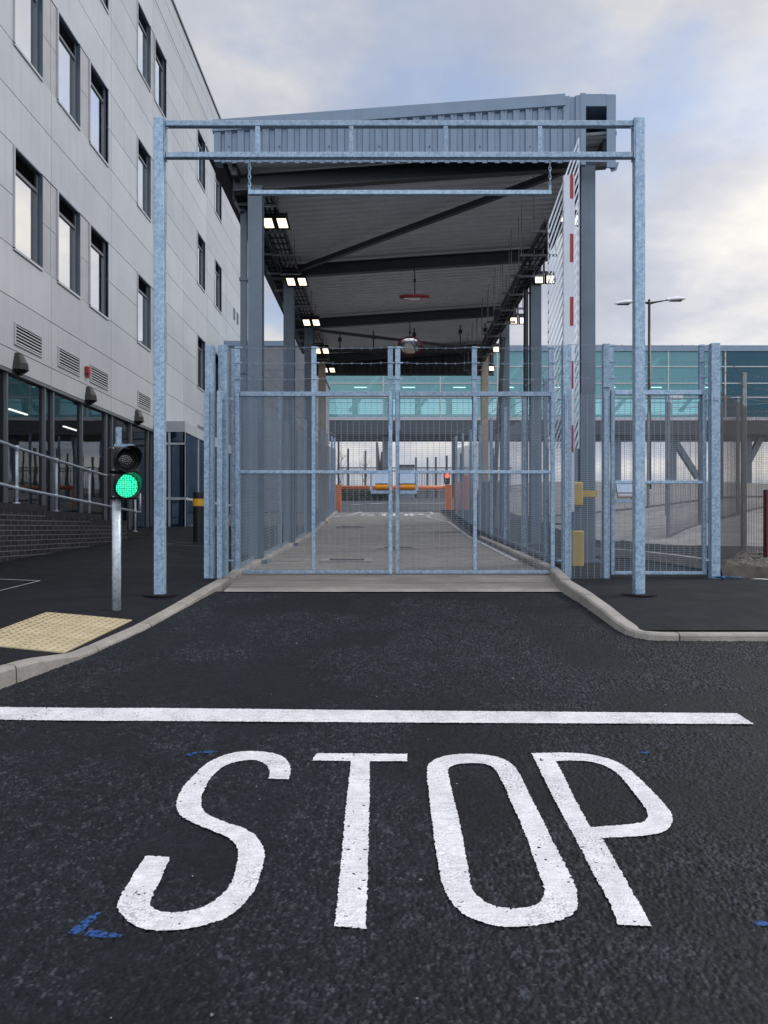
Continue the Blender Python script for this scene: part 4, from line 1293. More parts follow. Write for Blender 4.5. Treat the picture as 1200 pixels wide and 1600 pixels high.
# gate posts and short fixed panels
def fence_post_thing(px, d, ytop, ybot, label, w=.11):
    x = px2x(px, d)
    t = thing('gate_post', label, 'post', (x, d, py2z(ybot, d)), 'galvanised gate posts')
    mb = MB(); mb.cbox(x - w / 2, x + w / 2, d - w / 2, d + w / 2, py2z(ybot, d) - .15, py2z(ytop, d), .006); mb.build('post', M_GALV, t)
    for zz in (624, 876):
        mb = MB()
        mb.tube([(x, d - .0, py2z(zz, d)), (x + (.12 if px < 603 else -.12), d, py2z(zz, d))], .012, 8)
        mb.box(x - .03, x + .03, d - w / 2 - .012, d - w / 2, py2z(zz, d) - .02, py2z(zz, d) + .02)
        mb.build('hinge', M_GALV, t)
    return t
fence_post_thing(349, 9.95, 540, 907, 'tall galvanised post left of the double gate, with the hinge beside the left leaf')
fence_post_thing(885, 10.3, 540, 903, 'tall galvanised hinge post at the right of the double gate')
fence_post_thing(1116, 10.3, 537, 905, 'tall galvanised end post at the hinge side of the pedestrian gate', .115)
# left side infill: second post and narrow mesh panel
lf = thing('fence_panel', 'narrow mesh infill fence panel at the far left of the double gate', 'fence', (px2x(328, 9.8), 9.8, py2z(907, 9.8)))
box_post(lf, px2x(328, 9.8), 9.8, py2z(907, 9.8) - .1, py2z(540, 9.8), .105)
box_post(lf, px2x(366, 10.5), 10.55, py2z(895, 10.5) - .1, py2z(545, 10.5), .085)
mesh_sheet((px2x(322, 9.8), 9.73), (px2x(356, 9.8), 9.78), py2z(903, 9.8), py2z(903, 9.8), 2.25).build('mesh_panel', M_WIRE, lf)
mb = MB(); zb_ = py2z(903, 9.8)
for p in (325, 345): 
    x = px2x(p, 9.8); mb.box(x - .03, x + .03, 9.715, 9.725, zb_, zb_ + 2.28); bolts(mb, [(x, 9.715, zb_ + .1 + .3 * i) for i in range(8)])
mb.build('clamp_bar', M_GALV, lf)
rf = thing('fence_panel', 'mesh infill fence panel between the double gate and the pedestrian gate', 'fence', (px2x(917, 10.3), 10.3, QR(10.3)))
box_post(rf, px2x(947, 10.3), 10.32, QR(10.3) - .1, py2z(537, 10.3), .085)
mesh_sheet((px2x(885, 10.3), 10.235), (px2x(947, 10.3), 10.235), QR(10.3) + .01, QR(10.3) + .01, 2.36).build('mesh_panel', M_WIRE, rf)
mb = MB()
for p in (883, 944):
    x = px2x(p, 10.3); mb.box(x - .022, x + .022, 10.215, 10.229, QR(10.3) + .01, QR(10.3) + 2.36); bolts(mb, [(x, 10.215, QR(10.3) + .1 + .3 * i) for i in range(8)])
x = px2x(947, 10.3); mb.box(x - .05, x + .09, 10.25, 10.262, py2z(606, 10.3), py2z(600, 10.3))
mb.build('clamp_bar', M_GALV, rf)
mb = MB()
for wp in (540, 566, 591): barb(mb, (px2x(885, 10.3), 10.24, py2z(wp, 10.3)), (px2x(947, 10.3), 10.24, py2z(wp, 10.3)), .01)
mb.build('barbed_wire', M_WIRE, rf)

def fence_run(name, label, pts, hpost, hmesh, mposts, mwire, zfun, wires=(.18, .38, .58), pw=.07, pitch=.0127, ex=True):
    f = thing(name, label, 'fence', (pts[0][0], pts[0][1], zfun(*pts[0])))
    for (x, y) in pts: box_post(f, x, y, zfun(x, y) - .1, zfun(x, y) + hpost, pw, mposts)
    for a, b in zip(pts, pts[1:]):
        d = Vector((b[0] - a[0], b[1] - a[1], 0)).normalized(); nn = Vector((-d.y, d.x, 0)) * (pw / 2 + .006)
        A, B = (a[0] - nn.x, a[1] - nn.y), (b[0] - nn.x, b[1] - nn.y)
        mesh_sheet(A, B, zfun(*a) + .03, zfun(*b) + .03, hmesh, pitch=pitch).build('mesh_panel', mwire, f)
    if ex:
        mb = MB()
        for a, b in zip(pts, pts[1:]):
            mb.bar((a[0], a[1], zfun(*a) + .05), (b[0], b[1], zfun(*b) + .05), .012, .06)
        mb.build('bottom_rail', mposts, f)
    mb = MB()
    for a, b in zip(pts, pts[1:]):
        for wz in wires: barb(mb, (a[0], a[1], zfun(*a) + hmesh + wz), (b[0], b[1], zfun(*b) + hmesh + wz))
    mb.build('barbed_wire', mwire, f)
    return f
fence_run('security_fence', 'galvanised mesh fence running back along the left side of the concrete lane', [(-1.99, y) for y in (10.75, 12.6, 15, 17.4, 19.8, 22.2, 24.6, 27, 29.4, 31)], 2.85, 2.4, M_GALV, M_WIRE, lambda x, y: R(y) + .03, pitch=.0508)
fence_run('security_fence', 'galvanised mesh fence running back along the right side of the concrete lane', [(2.42, y) for y in (10.7, 12.1, 14.0, 16.2, 18.4, 20.6, 22.8, 25.2, 27.6)], 2.75, 2.3, M_GALV, M_WIRE, lambda x, y: R(y) + .06, pitch=.0508)
bd = lambda x, y: lerp_tab([(10.3, -.64), (13.3, -.41), (20, .1), (40, 1.6)], y)
fence_run('security_fence', 'weathered boundary fence behind the end post at the right edge', [(4.36, 10.55), (5.95, 13.3), (7.2, 14.2), (9.2, 15.2), (11.4, 16.2)], 3.0, 2.4, M_GALVD, M_WIRED, bd, pitch=.03)
fence_run('security_fence', 'dull inner mesh fence beyond the pedestrian gate under the link bridge', [(6.0, 17), (7.3, 18.6), (8.8, 20), (10.6, 21.5), (13, 23)], 2.9, 2.4, M_GALVD, M_WIRED, lambda x, y: bank(x, y)[2] - .02, pitch=.03)
fence_run('security_fence', 'straight mesh fence crossing behind the pedestrian gate in the distance', [(3.6, 25), (5.9, 25), (8.2, 25), (10.5, 25), (13, 25)], 3.0, 2.4, M_GALVD, M_WIRED, lambda x, y: bank(x, y)[2], pitch=.04)
rp = MB(); rp.cbox(px2x(1195, 12.2), px2x(1206, 12.2), 12.15, 12.26, -.75, py2z(765, 12.2), .006)
tag(rp.build('red_post', M_DRED, origin=(px2x(1200, 12.2), 12.2, -.6)), 'dark red square post at the right edge beside the weathered fence', 'post')
mb = MB(); rpts = []
for i in range(26):
    t = i / 25
    rpts.append((px2x(1112, 10.15) + .36 * t + .02 * math.sin(9 * t), 10.15 + .06 * math.sin(13 * t), QR(10.15) + .015 + .01 * abs(math.sin(17 * t))))
mb.tube(rpts, .009, 6); rpts2 = [(p[0] * .6 + px2x(1120, 10.15) * .4, p[1] - .05, p[2] + .012) for p in rpts]; mb.tube(rpts2, .009, 6)
tag(mb.build('rope', m_painted('blue_rope', (.03, .12, .25), .7), origin=(px2x(1112, 10.15), 10.15, QR(10.15))), 'short loose blue rope lying at the foot of the end post', 'rope')
mb = MB(); mb.quad((4.62, 10.15, QR(10.15) + .006), (5.2, 9.65, QR(9.65) + .006), (5.35, 9.75, QR(9.75) + .006), (4.75, 10.24, QR(10.24) + .006))
tag(mb.build('painted_line', M_WHITE2), 'short white line painted on the pavement at the right edge near the soil', 'road marking')

# ------------------------------------------------------------------ canopy
DC = 12.2
cano = thing('canopy', 'long open sided steel canopy with blue grey cladding over the concrete lane', 'canopy', (.5, DC, -.5))
XL, XRR = -1.98, 3.06
zr = lambda x: 5.26 + .067 * (x + 2.06)          # rafter centre
zd = lambda x: 5.47 + .067 * (x + 2.06)          # deck underside
ROWS = [12.2, 16.4, 20.6, 24.8]
for i, y in enumerate(ROWS):
    for x in (XL, XRR):
        mb = MB(); mb.ibeam((x, y, R(y) - .2), (x, y, zr(x) - .1), .215, .215, .018, .014, up=(0, 1, 0))
        mb.box(x - .2, x + .2, y - .2, y + .2, R(y) - .02, R(y) + .05)
        mb.box(x - .12, x + .12, y - .12, y + .12, zr(x) - .1, zr(x) - .085)
        mb.build('column', M_BEIGE if i == 3 else M_COL, cano)
    mb = MB(); mb.ibeam((XL - .35, y, zr(XL - .35)), (XRR + .3, y, zr(XRR + .3)), .14, .24, .016, .012)
    mb.build('rafter', M_DARK, cano)
# deck: trapezoidal sheet, ribs across the lane
mb = MB(); y = 11.86; prof = []
while y < 25.3:
    prof += [(y, 0), (y + .09, 0), (y + .115, .035), (y + .185, .035)]
    y += .21
xl, xr = -2.38, 3.42
n = 0
for (yy, h) in prof:
    mb.v += [(xl, yy, zd(xl) + h), (xr, yy, zd(xr) + h)]
for i in range(len(prof) - 1):
    a = i * 2; mb.f.append((a, a + 1, a + 3, a + 2))
k0 = len(mb.v)
for (yy, h) in prof: mb.v += [(xl, yy, zd(xl) + h + .06), (xr, yy, zd(xr) + h + .06)]
for i in range(len(prof) - 1):
    a = k0 + i * 2; mb.f.append((a + 2, a + 3, a + 1, a))
for i in range(len(prof) - 1):
    a, b = i * 2, k0 + i * 2
    mb.f.append((a, a + 2, b + 2, b)); mb.f.append((a + 1, b + 1, b + 3, a + 3))
mb.build('roof_deck', M_DECK, cano)
# purlins along the lane edges
mb = MB()
for x in (XL - .28, XRR + .22): mb.bar((x, 11.95, zd(x) - .09), (x, 25.2, zd(x) - .09), .07, .17)
mb.build('eaves_beam', M_DARK, cano)
# diagonal bracing in the first bay, cross pipe further back
mb = MB(); mb.bar((XL + .1, 16.3, zr(XL) - .02), (XRR - .1, 12.3, zr(XRR) - .02), .09, .09); mb.build('brace', M_DARK, cano)
mb = MB(); mb.bar((XRR - .1, 24.6, zr(XRR) - .1), (XL + .1, 20.8, zr(XL) - .1), .07, .07); mb.build('brace', M_DARK, cano)
mb = MB(); yy = 22.6; mb.tube([(XL, yy, 5.03), (XRR, yy, 5.03)], .045, 10)
for x in (-1.3, -.35, .8, 2.1, 2.8): mb.tube([(x, yy, 4.93), (x, yy, zd(x))], .018, 8); mb.box(x - .05, x + .05, yy - .05, yy + .05, zr(x) - .02, zr(x) + .08)
mb.build('pipe', M_DARK, cano)
# front gable cladding
yg = 11.8
def corr(mb, xs, zb_, ztf, y):
    pitch = .185; x = xs[0]; pr = []
    while x < xs[1] - .001:
        pr += [(x, 0), (x + .045, 0), (x + .06, -.035), (x + .15, -.035), (x + .165, 0)]
        x += pitch
    pr = [(min(a, xs[1]), b) for a, b in pr] + [(xs[1], 0)]
    n = len(mb.v)
    for a, b in pr: mb.v += [(a, y + .035 + b, zb_), (a, y + .035 + b, ztf(a))]
    for i in range(len(pr) - 1): mb.f.append((n + 2 * i, n + 2 * i + 2, n + 2 * i + 3, n + 2 * i + 1))
gx0, gx1 = px2x(345, yg), px2x(913, yg)
gt = lambda x: py2z(187, yg) + (x - gx0) * (py2z(147, yg) - py2z(187, yg)) / (px2x(883, yg) - gx0)
mb = MB(); corr(mb, (gx0, gx1), py2z(253, yg), lambda x: gt(x) - .03, yg)
o = mb.build('gable_cladding', M_CLAD, cano)
mb = MB()
for i in range(28):
    x = gx0 + .12 + i * .185
    if x < gx1:
        for z in (py2z(229, yg) + (.0 if i % 4 else 0),):
            if i % 4 == 0: mb.tube([(x, yg + .002, z), (x, yg - .012, z)], .011, 6)
        if x < px2x(880, yg): mb.tube([(x, yg - .02, gt(x) - .19), (x, yg - .034, gt(x) - .19)], .011, 6)
mb.build('fixing', M_DARK, o)
fx1 = px2x(883, yg)
mb = MB()
for (a, b) in ((gx0 - .12, fx1),):
    mb.quad((a, yg - .018, gt(a) - .17), (b, yg - .018, gt(b) - .17), (b, yg - .018, gt(b)), (a, yg - .018, gt(a)))
    mb.quad((a, yg - .018, gt(a)), (b, yg - .018, gt(b)), (b, yg + .25, gt(b) + .02), (a, yg + .25, gt(a) + .02))
    mb.quad((a, yg - .018, gt(a) - .17), (a, yg + .03, gt(a) - .19), (b, yg + .03, gt(b) - .19), (b, yg - .018, gt(b) - .17))
mb.build('flashing', M_CLAD, cano)
mb = MB(); mb.box(gx0 - .1, gx0 - .004, yg - .0, yg + .2, gt(gx0) - .62, gt(gx0) - .1)
mb.box(gx1 - .06, gx1 + .02, yg - .015, yg + .06, py2z(258, yg), py2z(146, yg))
mb.box(gx1 + .02, px2x(948, yg), yg - .005, yg + .02, py2z(166, yg), py2z(147, yg))
mb.box(px2x(948, yg), px2x(962, yg), yg - .01, yg + .02, py2z(262, yg), py2z(148, yg))
mb.box(px2x(962, yg) - .02, px2x(962, yg), yg + .02, 25.2, py2z(206, yg), py2z(150, yg))
mb.box(gx1 + .02, px2x(948, yg), yg + .0, yg + .05, py2z(253, yg), py2z(248, yg))
mb.quad((px2x(950, yg), yg + .03, py2z(252, yg)), (px2x(962, yg) + .06, yg + .03, py2z(252, yg)), (px2x(962, yg) + .02, yg + .03, py2z(265, yg)), (px2x(956, yg), yg + .03, py2z(268, yg)))
mb.build('verge_trim', M_CLAD, cano)
# upper roof sheet, left gutter, rear gable
mb = MB(); z_ = lambda x: gt(x) - .14
mb.quad((gx0, yg + .07, z_(gx0)), (px2x(960, yg), yg + .07, z_(px2x(960, yg))), (px2x(960, yg), 25.2, z_(px2x(960, yg))), (gx0, 25.2, z_(gx0)))
mb.build('roof_sheet', M_CLAD, cano)
mb = MB(); mb.extr([(-2.64, 5.5), (-2.46, 5.5), (-2.42, 5.68), (-2.44, 5.68), (-2.47, 5.52), (-2.63, 5.52), (-2.66, 5.68), (-2.68, 5.68)], 'y', 11.86, 25.2)
mb.build('gutter', M_DARK, cano)
mb = MB(); corr(mb, (-2.3, 3.4), 4.86, lambda x: zd(x), 25.25); mb.build('rear_cladding', M_DARK, cano)
mb = MB(); mb.box(-2.3, 3.4, 25.2, 25.24, 4.82, 4.9); mb.build('rear_trim', M_DARK, cano)
# downpipe
mb = MB(); xd = px2x(370, 13.0)
mb.box(xd - .05, xd + .05, 12.9, 13.0, py2z(318, 13), py2z(300, 13) + .25)
mb.bar((xd, 12.95, py2z(318, 13) + .04), (px2x(382, 13), 12.95, py2z(336, 13)), .1, .1)
mb.box(px2x(382, 13) - .05, px2x(382, 13) + .05, 12.9, 13.0, R(13) - .1, py2z(334, 13))
for zz in (4.0, 2.5, 1.0): mb.box(px2x(382, 13) - .065, px2x(382, 13) + .065, 12.885, 13.015, zz, zz + .05)
mb.build('downpipe', M_COL, cano)

mb = MB(); mb.tube([(XRR - .2, 16.35, R(16.4)), (XRR - .2, 16.35, 4.9)], .05, 10); mb.tube([(XRR - .2, 16.35, 4.9), (XRR - .05, 16.35, 5.3)], .05, 10); mb.build('downpipe', M_DARK, cano)
mb = MB(); mb.bar((XRR - .05, 20.5, 4.9), (XRR - .35, 20.5, R(20.5)), .1, .1); mb.build('brace', M_DARK, cano)

# floodlights
fl0 = None
LY = [13.0, 16.1, 19.3, 22.4, 25.1]
def floodlight(x, y, z, label, tilt):
    t = thing('floodlight', label, 'floodlight', (x, y, z), 'twin floodlights under the canopy')
    mb = MB()
    for s_ in (-1, 1):
        c = Vector((x + s_ * .115, y, z))
        n = len(mb.v)
        for (dx, dz, dy) in ((-.09, -.085, .15), (.13, -.085, .15), (.095, .055, -.03), (-.125, .055, -.03)):
            mb.v.append((c.x + dx, c.y + dy, c.z + dz)); mb.v.append((c.x + dx * .9, c.y + dy + .07, c.z + dz + .06))
        mb.f += [(n, n + 2, n + 4, n + 6), (n + 1, n + 7, n + 5, n + 3)]
        for k in range(4):
            a, b = n + 2 * k, n + 2 * ((k + 1) % 4)
            mb.f.append((a, a + 1, b + 1, b))
    mb.bar((x - .2, y + .1, z + .14), (x + .2, y + .1, z + .14), .04, .04)
    mb.tube([(x, y + .1, z + .14), (x, y + .1, z + .36)], .02, 8)
    mb.build('housing', M_BLACK, t)
    for s_ in (-1, 1):
        c = Vector((x + s_ * .115, y, z)); q = MB()
        q.quad(*[(c.x + dx, c.y + dy - .006, c.z + dz) for dx, dz, dy in ((-.055, -.068, .126), (.095, -.068, .126), (.068, .036, -.006), (-.082, .036, -.006))])
        q.build('lit_panel', M_FLOOD, t)
    return t
ordn = ['nearest', 'second nearest', 'middle', 'second farthest', 'farthest']
first = floodlight(-1.81, LY[0], 5.0, 'nearest of the five lit twin floodlights along the left side of the canopy', 0)
for i, y in enumerate(LY[1:]):
    dup(first, (-1.81, y, 5.0), f'{ordn[i + 1]} of the five lit twin floodlights along the left side of the canopy')
rn = ['partly hidden twin floodlight beside the front right column of the canopy', 'nearest clearly seen twin floodlight on the right side of the canopy, beside the second column', 'second clearly seen twin floodlight on the right side of the canopy', 'third clearly seen twin floodlight on the right side of the canopy', 'farthest lit twin floodlight on the right side of the canopy']
for i, y in enumerate(LY):
    dup(first, (3.2 if i else 3.04, y, 5.05), rn[i])

# cable trays with hangers
def tray(x, z, w, y0, y1, label, hang, rodtop):
    t = thing('cable_tray', label, 'cable tray', (x, y0, z))
    mb = MB()
    for s_ in (-1, 1): mb.bar((x + s_ * w / 2, y0, z), (x + s_ * w / 2, y1, z), .02, .07)
    y = y0
    while y < y1: mb.bar((x - w / 2, y, z - .02), (x + w / 2, y, z - .02), .03, .02); y += .3
    mb.build('ladder', M_DARK, t)
    mb = MB()
    for k in range(4):
        xx = x - w / 2 + w * (k + .5) / 4
        mb.tube([(xx + .01 * math.sin(i * 1.3 + k), y0 + (y1 - y0) * i / 30, z + .01) for i in range(31)], .016, 6)
    mb.build('cable', M_BLACK, t)
    y = y0 + .3
    while y < y1:
        mb = MB(); mb.bar((x - w / 2 - hang, y, z - .05), (x + w / 2 + hang, y, z - .05), .035, .035)
        for s_ in (-1, 1):
            xx = x + s_ * (w / 2 + hang * .85); mb.tube([(xx, y, z - .08), (xx, y, rodtop(xx))], .006, 6)
        mb.build('hanger', M_GALVD, t)
        y += 1.15
    return t
tray(-1.92, 5.18, .32, 12.4, 25, 'dark cable tray running along the left side under the canopy', .05, zd)
tray(-2.25, 5.2, .2, 12.4, 25, 'narrow dark cable tray outside the left canopy columns', .04, zd)
tray(2.72, 4.92, .34, 12.8, 25, 'dark cable tray on long hangers along the right side under the canopy', .16, zd)
tray(2.6, 4.72, .2, 14.5, 24, 'lower narrow cable tray hanging beside the right canopy columns', .05, zd)

# convex mirrors
def mirror(c, r, tilt, ztop, label):
    t = thing('convex_mirror', label, 'mirror', tuple(c))
    c = Vector(c); M = Matrix.Rotation(tilt, 3, 'X')
    def ring(lst, name, m_, sm=True):
        mb = MB(); k = 28
        for (rr, yy) in lst:
            for j in range(k):
                a = 2 * math.pi * j / k
                mb.v.append(tuple(c + M @ Vector((rr * 1.15 * math.cos(a), yy, rr * .85 * math.sin(a)))))
        for i in range(len(lst) - 1):
            for j in range(k):
                q = (j + 1) % k; mb.f.append((i * k + j, i * k + q, i * k + k + q, i * k + k + j))
        if lst[-1][0] < r * .2: mb.f.append(tuple((len(lst) - 1) * k + j for j in range(k)))
        mb.build(name, m_, t, sm)
    ring([(r, .03), (r * 1.02, 0), (r * 1.0, -.03), (r * .90, -.035)], 'rim', M_REDP)
    ring([(r * .91, -.025), (r * .7, -.045), (r * .45, -.06), (r * .2, -.068), (.01, -.07)], 'mirror_face', M_MIRROR)
    ring([(r, .03), (r * .5, .036), (.01, .038)], 'back', M_REDP)
    mb = MB(); mb.tube([(c.x, c.y, c.z + .03), (c.x, c.y, ztop)], .012, 8); mb.box(c.x - .03, c.x + .03, c.y - .03, c.y + .03, ztop - .05, ztop)
    mb.tube([(c.x, c.y, c.z + .3), (c.x, c.y, c.z + .36)], .028, 8)
    mb.build('hanging_rod', M_DARK, t)
mirror(W(648, 464, 16.3), .27, R_(100), 5.36, 'red rimmed oval mirror hanging edge on under the second rafter')
mirror(W(640.5, 540, 20.4), .27, R_(26), 5.36, 'red rimmed oval convex mirror hanging tilted towards the gates further back')

# ------------------------------------------------------------------ boom barrier with hanging skirt
bdp = 11.6
BX = lambda p: px2x(p, bdp); BZ = lambda p: py2z(p, bdp)
bb = thing('boom_barrier', 'yellow barrier with its white and red arm raised upright beside the canopy column', 'barrier', (BX(905), bdp + .1, QR(bdp)))
mb = MB(); mb.cbox(BX(893), BX(913), bdp + .0, bdp + .45, QR(bdp) - .1, BZ(829), .02); mb.build('cabinet', M_YEL, bb)
mb = MB(); mb.box(BX(895), BX(911), bdp + .04, bdp + .4, BZ(829), BZ(792)); mb.build('mast', M_COL, bb)
mb = MB(); mb.cbox(BX(892), BX(911), bdp - .02, bdp + .32, BZ(791), BZ(753), .02); mb.box(BX(911), BX(936), bdp + .1, bdp + .2, BZ(776), BZ(766)); mb.build('pivot_head', M_YEL, bb)
mb = MB(); mb.cbox(BX(879.5), BX(897), bdp - .04, bdp + .03, BZ(800), BZ(275), .008)
arm = mb.build('arm', M_WHITEM, bb)
mb = MB(); bolts(mb, [(BX(881), bdp - .04, BZ(285 + 16 * i)) for i in range(30)], .005); mb.build('rivet', M_ALU, arm)
for a, b in ((275, 312), (367, 411), (465, 510), (565, 608), (665, 707)):
    mb = MB(); mb.box(BX(889.5), BX(895), bdp - .044, bdp - .0405, BZ(b), BZ(a)); mb.build('red_stripe', M_REDP, arm)
sk = MB(); ys_ = bdp + .06
sl = 136.0 / 48
xl_, xr_ = 858, 906
pyk = 213
while pyk < 700:
    a = (xr_, pyk); b = (xl_, pyk + 136)
    if b[1] > 700:
        t = (700 - a[1]) / 136; b = (xr_ - 48 * t, 700)
    sk.bar((BX(a[0]), ys_, BZ(a[1])), (BX(b[0]), ys_, BZ(b[1])), .022, .012, up=(0, 1, 0))
    pyk += 15.5
sk.bar((BX(xr_), ys_, BZ(213)), (BX(xr_), ys_, BZ(700)), .014, .014); sk.bar((BX(xl_), ys_, BZ(347)), (BX(xl_), ys_, BZ(700)), .012, .012)
sk.build('skirt', M_WHITEM, bb)

# ------------------------------------------------------------------ far orange barrier, signal, cabinets
od = 31.3; oz = R(od)
ob = thing('barrier', 'orange horizontal barrier on two posts across the far end of the lane', 'barrier', (px2x(615, od), od, oz))
for p in (528, 701):
    x = px2x(p, od); mb = MB(); mb.cbox(x - .13, x + .13, od - .1, od + .12, oz - .1, py2z(757, od), .015); mb.build('post', M_ORANGE, ob)
mb = MB(); mb.tube([(px2x(533, od), od, py2z(762, od)), (px2x(696, od), od, py2z(762, od))], .085, 12); mb.build('beam', M_ORANGE, ob, True)
oc = thing('barrier_cabinet', 'stepped orange cabinet to the right of the far orange barrier', 'cabinet', (px2x(729, od), od + .3, oz))
mb = MB(); mb.cbox(px2x(712, od), px2x(746, od), od + .1, od + .9, oz - .1, py2z(753, od), .02); mb.cbox(px2x(726, od), px2x(738, od), od + .2, od + .8, py2z(753, od) + .003, py2z(742, od), .02)
mb.build('body', M_ORANGE, oc)
mb = MB(); mb.box(px2x(715, od), px2x(743, od), od + .09, od + .1, oz + .1, py2z(758, od)); mb.build('door', M_ORANGE, oc)
ft = thing('traffic_light', 'tiny distant traffic signal showing red beyond the orange barrier', 'traffic light', (px2x(698, 33), 33, R(33)))
mb = MB(); mb.tube([(px2x(698, 33), 33.08, R(33)), (px2x(698, 33), 33.08, py2z(742, 33))], .05, 10); mb.build('pole', M_GALVD, ft)
mb = MB(); mb.cbox(px2x(694, 33), px2x(703, 33), 32.95, 33.12, py2z(756, 33), py2z(738, 33), .02); mb.build('housing', M_BLACK, ft)
mb = MB(); x = px2x(698.5, 33)
mb.tube([(x, 32.94, py2z(743.5, 33)), (x, 32.92, py2z(743.5, 33))], .09, 14); mb.build('red_lamp', M_REDL, ft)
mb = MB(); mb.tube([(x, 32.94, py2z(751.5, 33)), (x, 32.93, py2z(751.5, 33))], .09, 14); mb.build('green_lamp', M_LENS, ft)
def cabinet(px0, px1, ytop, d, m_, label, z0):
    x0, x1 = px2x(px0, d), px2x(px1, d)
    t = thing('equipment_cabinet', label, 'cabinet', ((x0 + x1) / 2, d, z0))
    zt_ = py2z(ytop, d)
    mb = MB(); mb.cbox(x0, x1, d, d + .6, z0 - .05, zt_ - .04, .015); mb.build('body', m_, t)
    mb = MB(); mb.cbox(x0 - .03, x1 + .03, d - .04, d + .64, zt_ - .038, zt_ + .02, .01); mb.build('lid', M_ALU, t)
    mb = MB(); mb.box(x0 + .05, x1 - .05, d - .012, d - .001, z0 + .12, zt_ - .1); mb.tube([(x1 - .12, d - .012, (z0 + zt_) / 2), (x1 - .12, d - .04, (z0 + zt_) / 2)], .025, 8); mb.build('door', m_, t)
cabinet(757, 790, 752, 21.5, M_RENDER, 'pale grey equipment cabinet behind the right leaf of the double gate', R(21.5) + .03)
cabinet(748, 760, 770, 26, m_painted('green_grey_paint', (.16, .2, .19), .5), 'small green grey cabinet beside the far right lane fence', R(26) + .03)
mb = MB(); mb.tube([(px2x(720, 30), 29.9, R(30) - .1), (px2x(720, 30), 29.9, py2z(765, 30))], .06, 10)

# ------------------------------------------------------------------ grey block building behind the left columns
gb = thing('block_building', 'plain grey blockwork building behind the left canopy columns', 'building', (px2x(440, 32), 34, .2))
x0, x1, yb0, yb1 = px2x(352, 32), px2x(487, 32), 32.0, 42.0
zt_ = py2z(533, 32)
mb = MB(); mb.box(x0, x1, yb0, yb1, 0, zt_ - .2); mb.build('wall', M_RENDER, gb)
mb = MB()
for k in range(1, 9):
    z = zt_ - .2 - k * .95
    mb.box(x0 + .01, x1 + .004, yb0 - .006, yb0 - .001, z - .015, z + .015); mb.box(x1 + .001, x1 + .006, yb0 + .0, yb1, z - .015, z + .015)
mb.build('joint', M_COL, gb)
mb = MB(); mb.box(x0 - .05, x1 + .06, yb0 - .06, yb1, zt_ - .2, zt_); mb.build('coping', M_CLAD, gb)

# ------------------------------------------------------------------ link bridge
bD = 60.0
TX = lambda p: px2x(p, bD); TZ = lambda p: py2z(p, bD)
lb = thing('link_bridge', 'long teal glazed link bridge crossing behind the canopy', 'bridge', (TX(860), bD, R(bD)))
xa, xb = TX(440), TX(1330); xs_ = TX(1128)
depth = 5.0
mb = MB(); mb.box(xa, xb, bD - .12, bD + depth, TZ(549), TZ(540)); mb.build('roof_fascia', M_CLAD, lb)
mb = MB(); mb.box(xa, xb, bD - .05, bD + depth, TZ(679), TZ(655)); mb.build('floor_slab', M_DARK, lb)
mb = MB(); mb.box(xa, xb, bD - .1, bD - .05, TZ(657), TZ(652)); mb.build('floor_trim', M_ALU, lb)
mull = MB()
p = 421
while p < 1330:
    mull.box(TX(p) - .05, TX(p) + .05, bD - .06, bD + .06, TZ(655), TZ(549)); p += 89
for py in (573, 599, 621): mull.box(xa, xb, bD - .055, bD + .055, TZ(py) - .04, TZ(py) + .04)
mull.build('mullion', M_MULL if False else M_ALU, lb)
mb = MB(); mb.quad((xa, bD, TZ(655)), (xs_, bD, TZ(655)), (xs_, bD, TZ(549)), (xa, bD, TZ(549))); mb.build('pane', M_TEAL, lb)
mb = MB(); mb.quad((xs_, bD, TZ(655)), (xb, bD, TZ(655)), (xb, bD, TZ(549)), (xs_, bD, TZ(549))); mb.build('pane', M_TEALD, lb)
mb = MB(); yb_ = bD + depth
mb.box(xa, xb, yb_ - .1, yb_, TZ(607), TZ(549)); mb.box(xa, xb, yb_ - .1, yb_, TZ(655), TZ(633)); mb.box(xs_ + .4, xb, yb_ - .1, yb_ - .01, TZ(633), TZ(607))
p = 440
while p < 1120:
    mb.box(TX(p), TX(p + 10), yb_ - .12, yb_, TZ(633), TZ(607)); p += 53
mb.build('rear_wall', m_painted('teal_interior', (.20, .34, .36), .6, .1), lb)
mb = MB()
p = 440
while p < 1128:
    mb.bar((TX(p), bD + .9, TZ(640)), (TX(p + 70), bD + .9, TZ(556)), .35, .25); p += 105
mb.build('bracing', m_painted('white_steel', (.6, .68, .7), .5), lb)
mb = MB()
for y in (bD + .6, bD + .65): mb.bar((xa, y, TZ(618)), (xs_, y, TZ(618)), .06, .08); mb.bar((xa, y, TZ(627)), (xs_, y, TZ(627)), .05, .06)
mb.build('guard_rail', M_ALU, lb)
mb = MB()
for p in (552, 630, 712, 790, 870, 955, 1030, 1120): mb.box(TX(p), TX(p + 20), bD + 2.2, bD + 2.3, TZ(597.6), TZ(596.4))
mb.build('ceiling_lamp', M_LAMP, lb)
for p in (602, 760, 905, 972, 1060, 1180):
    mb = MB(); mb.box(TX(p) - .22, TX(p) + .22, bD + 1, bD + 1.44, R(bD) - .3, TZ(679) - .002); mb.build('column', M_COL, lb)
mb = MB(); mb.bar((TX(1062), bD + 1.2, TZ(685)), (TX(1100), bD + 1.2, TZ(745)), .5, .4); mb.build('strut', M_COL, lb); mb = MB(); mb.bar((TX(1210), bD + 1.2, TZ(662)), (TX(1180), bD + 1.2, TZ(720)), .5, .4); mb.build('strut', M_COL, lb)

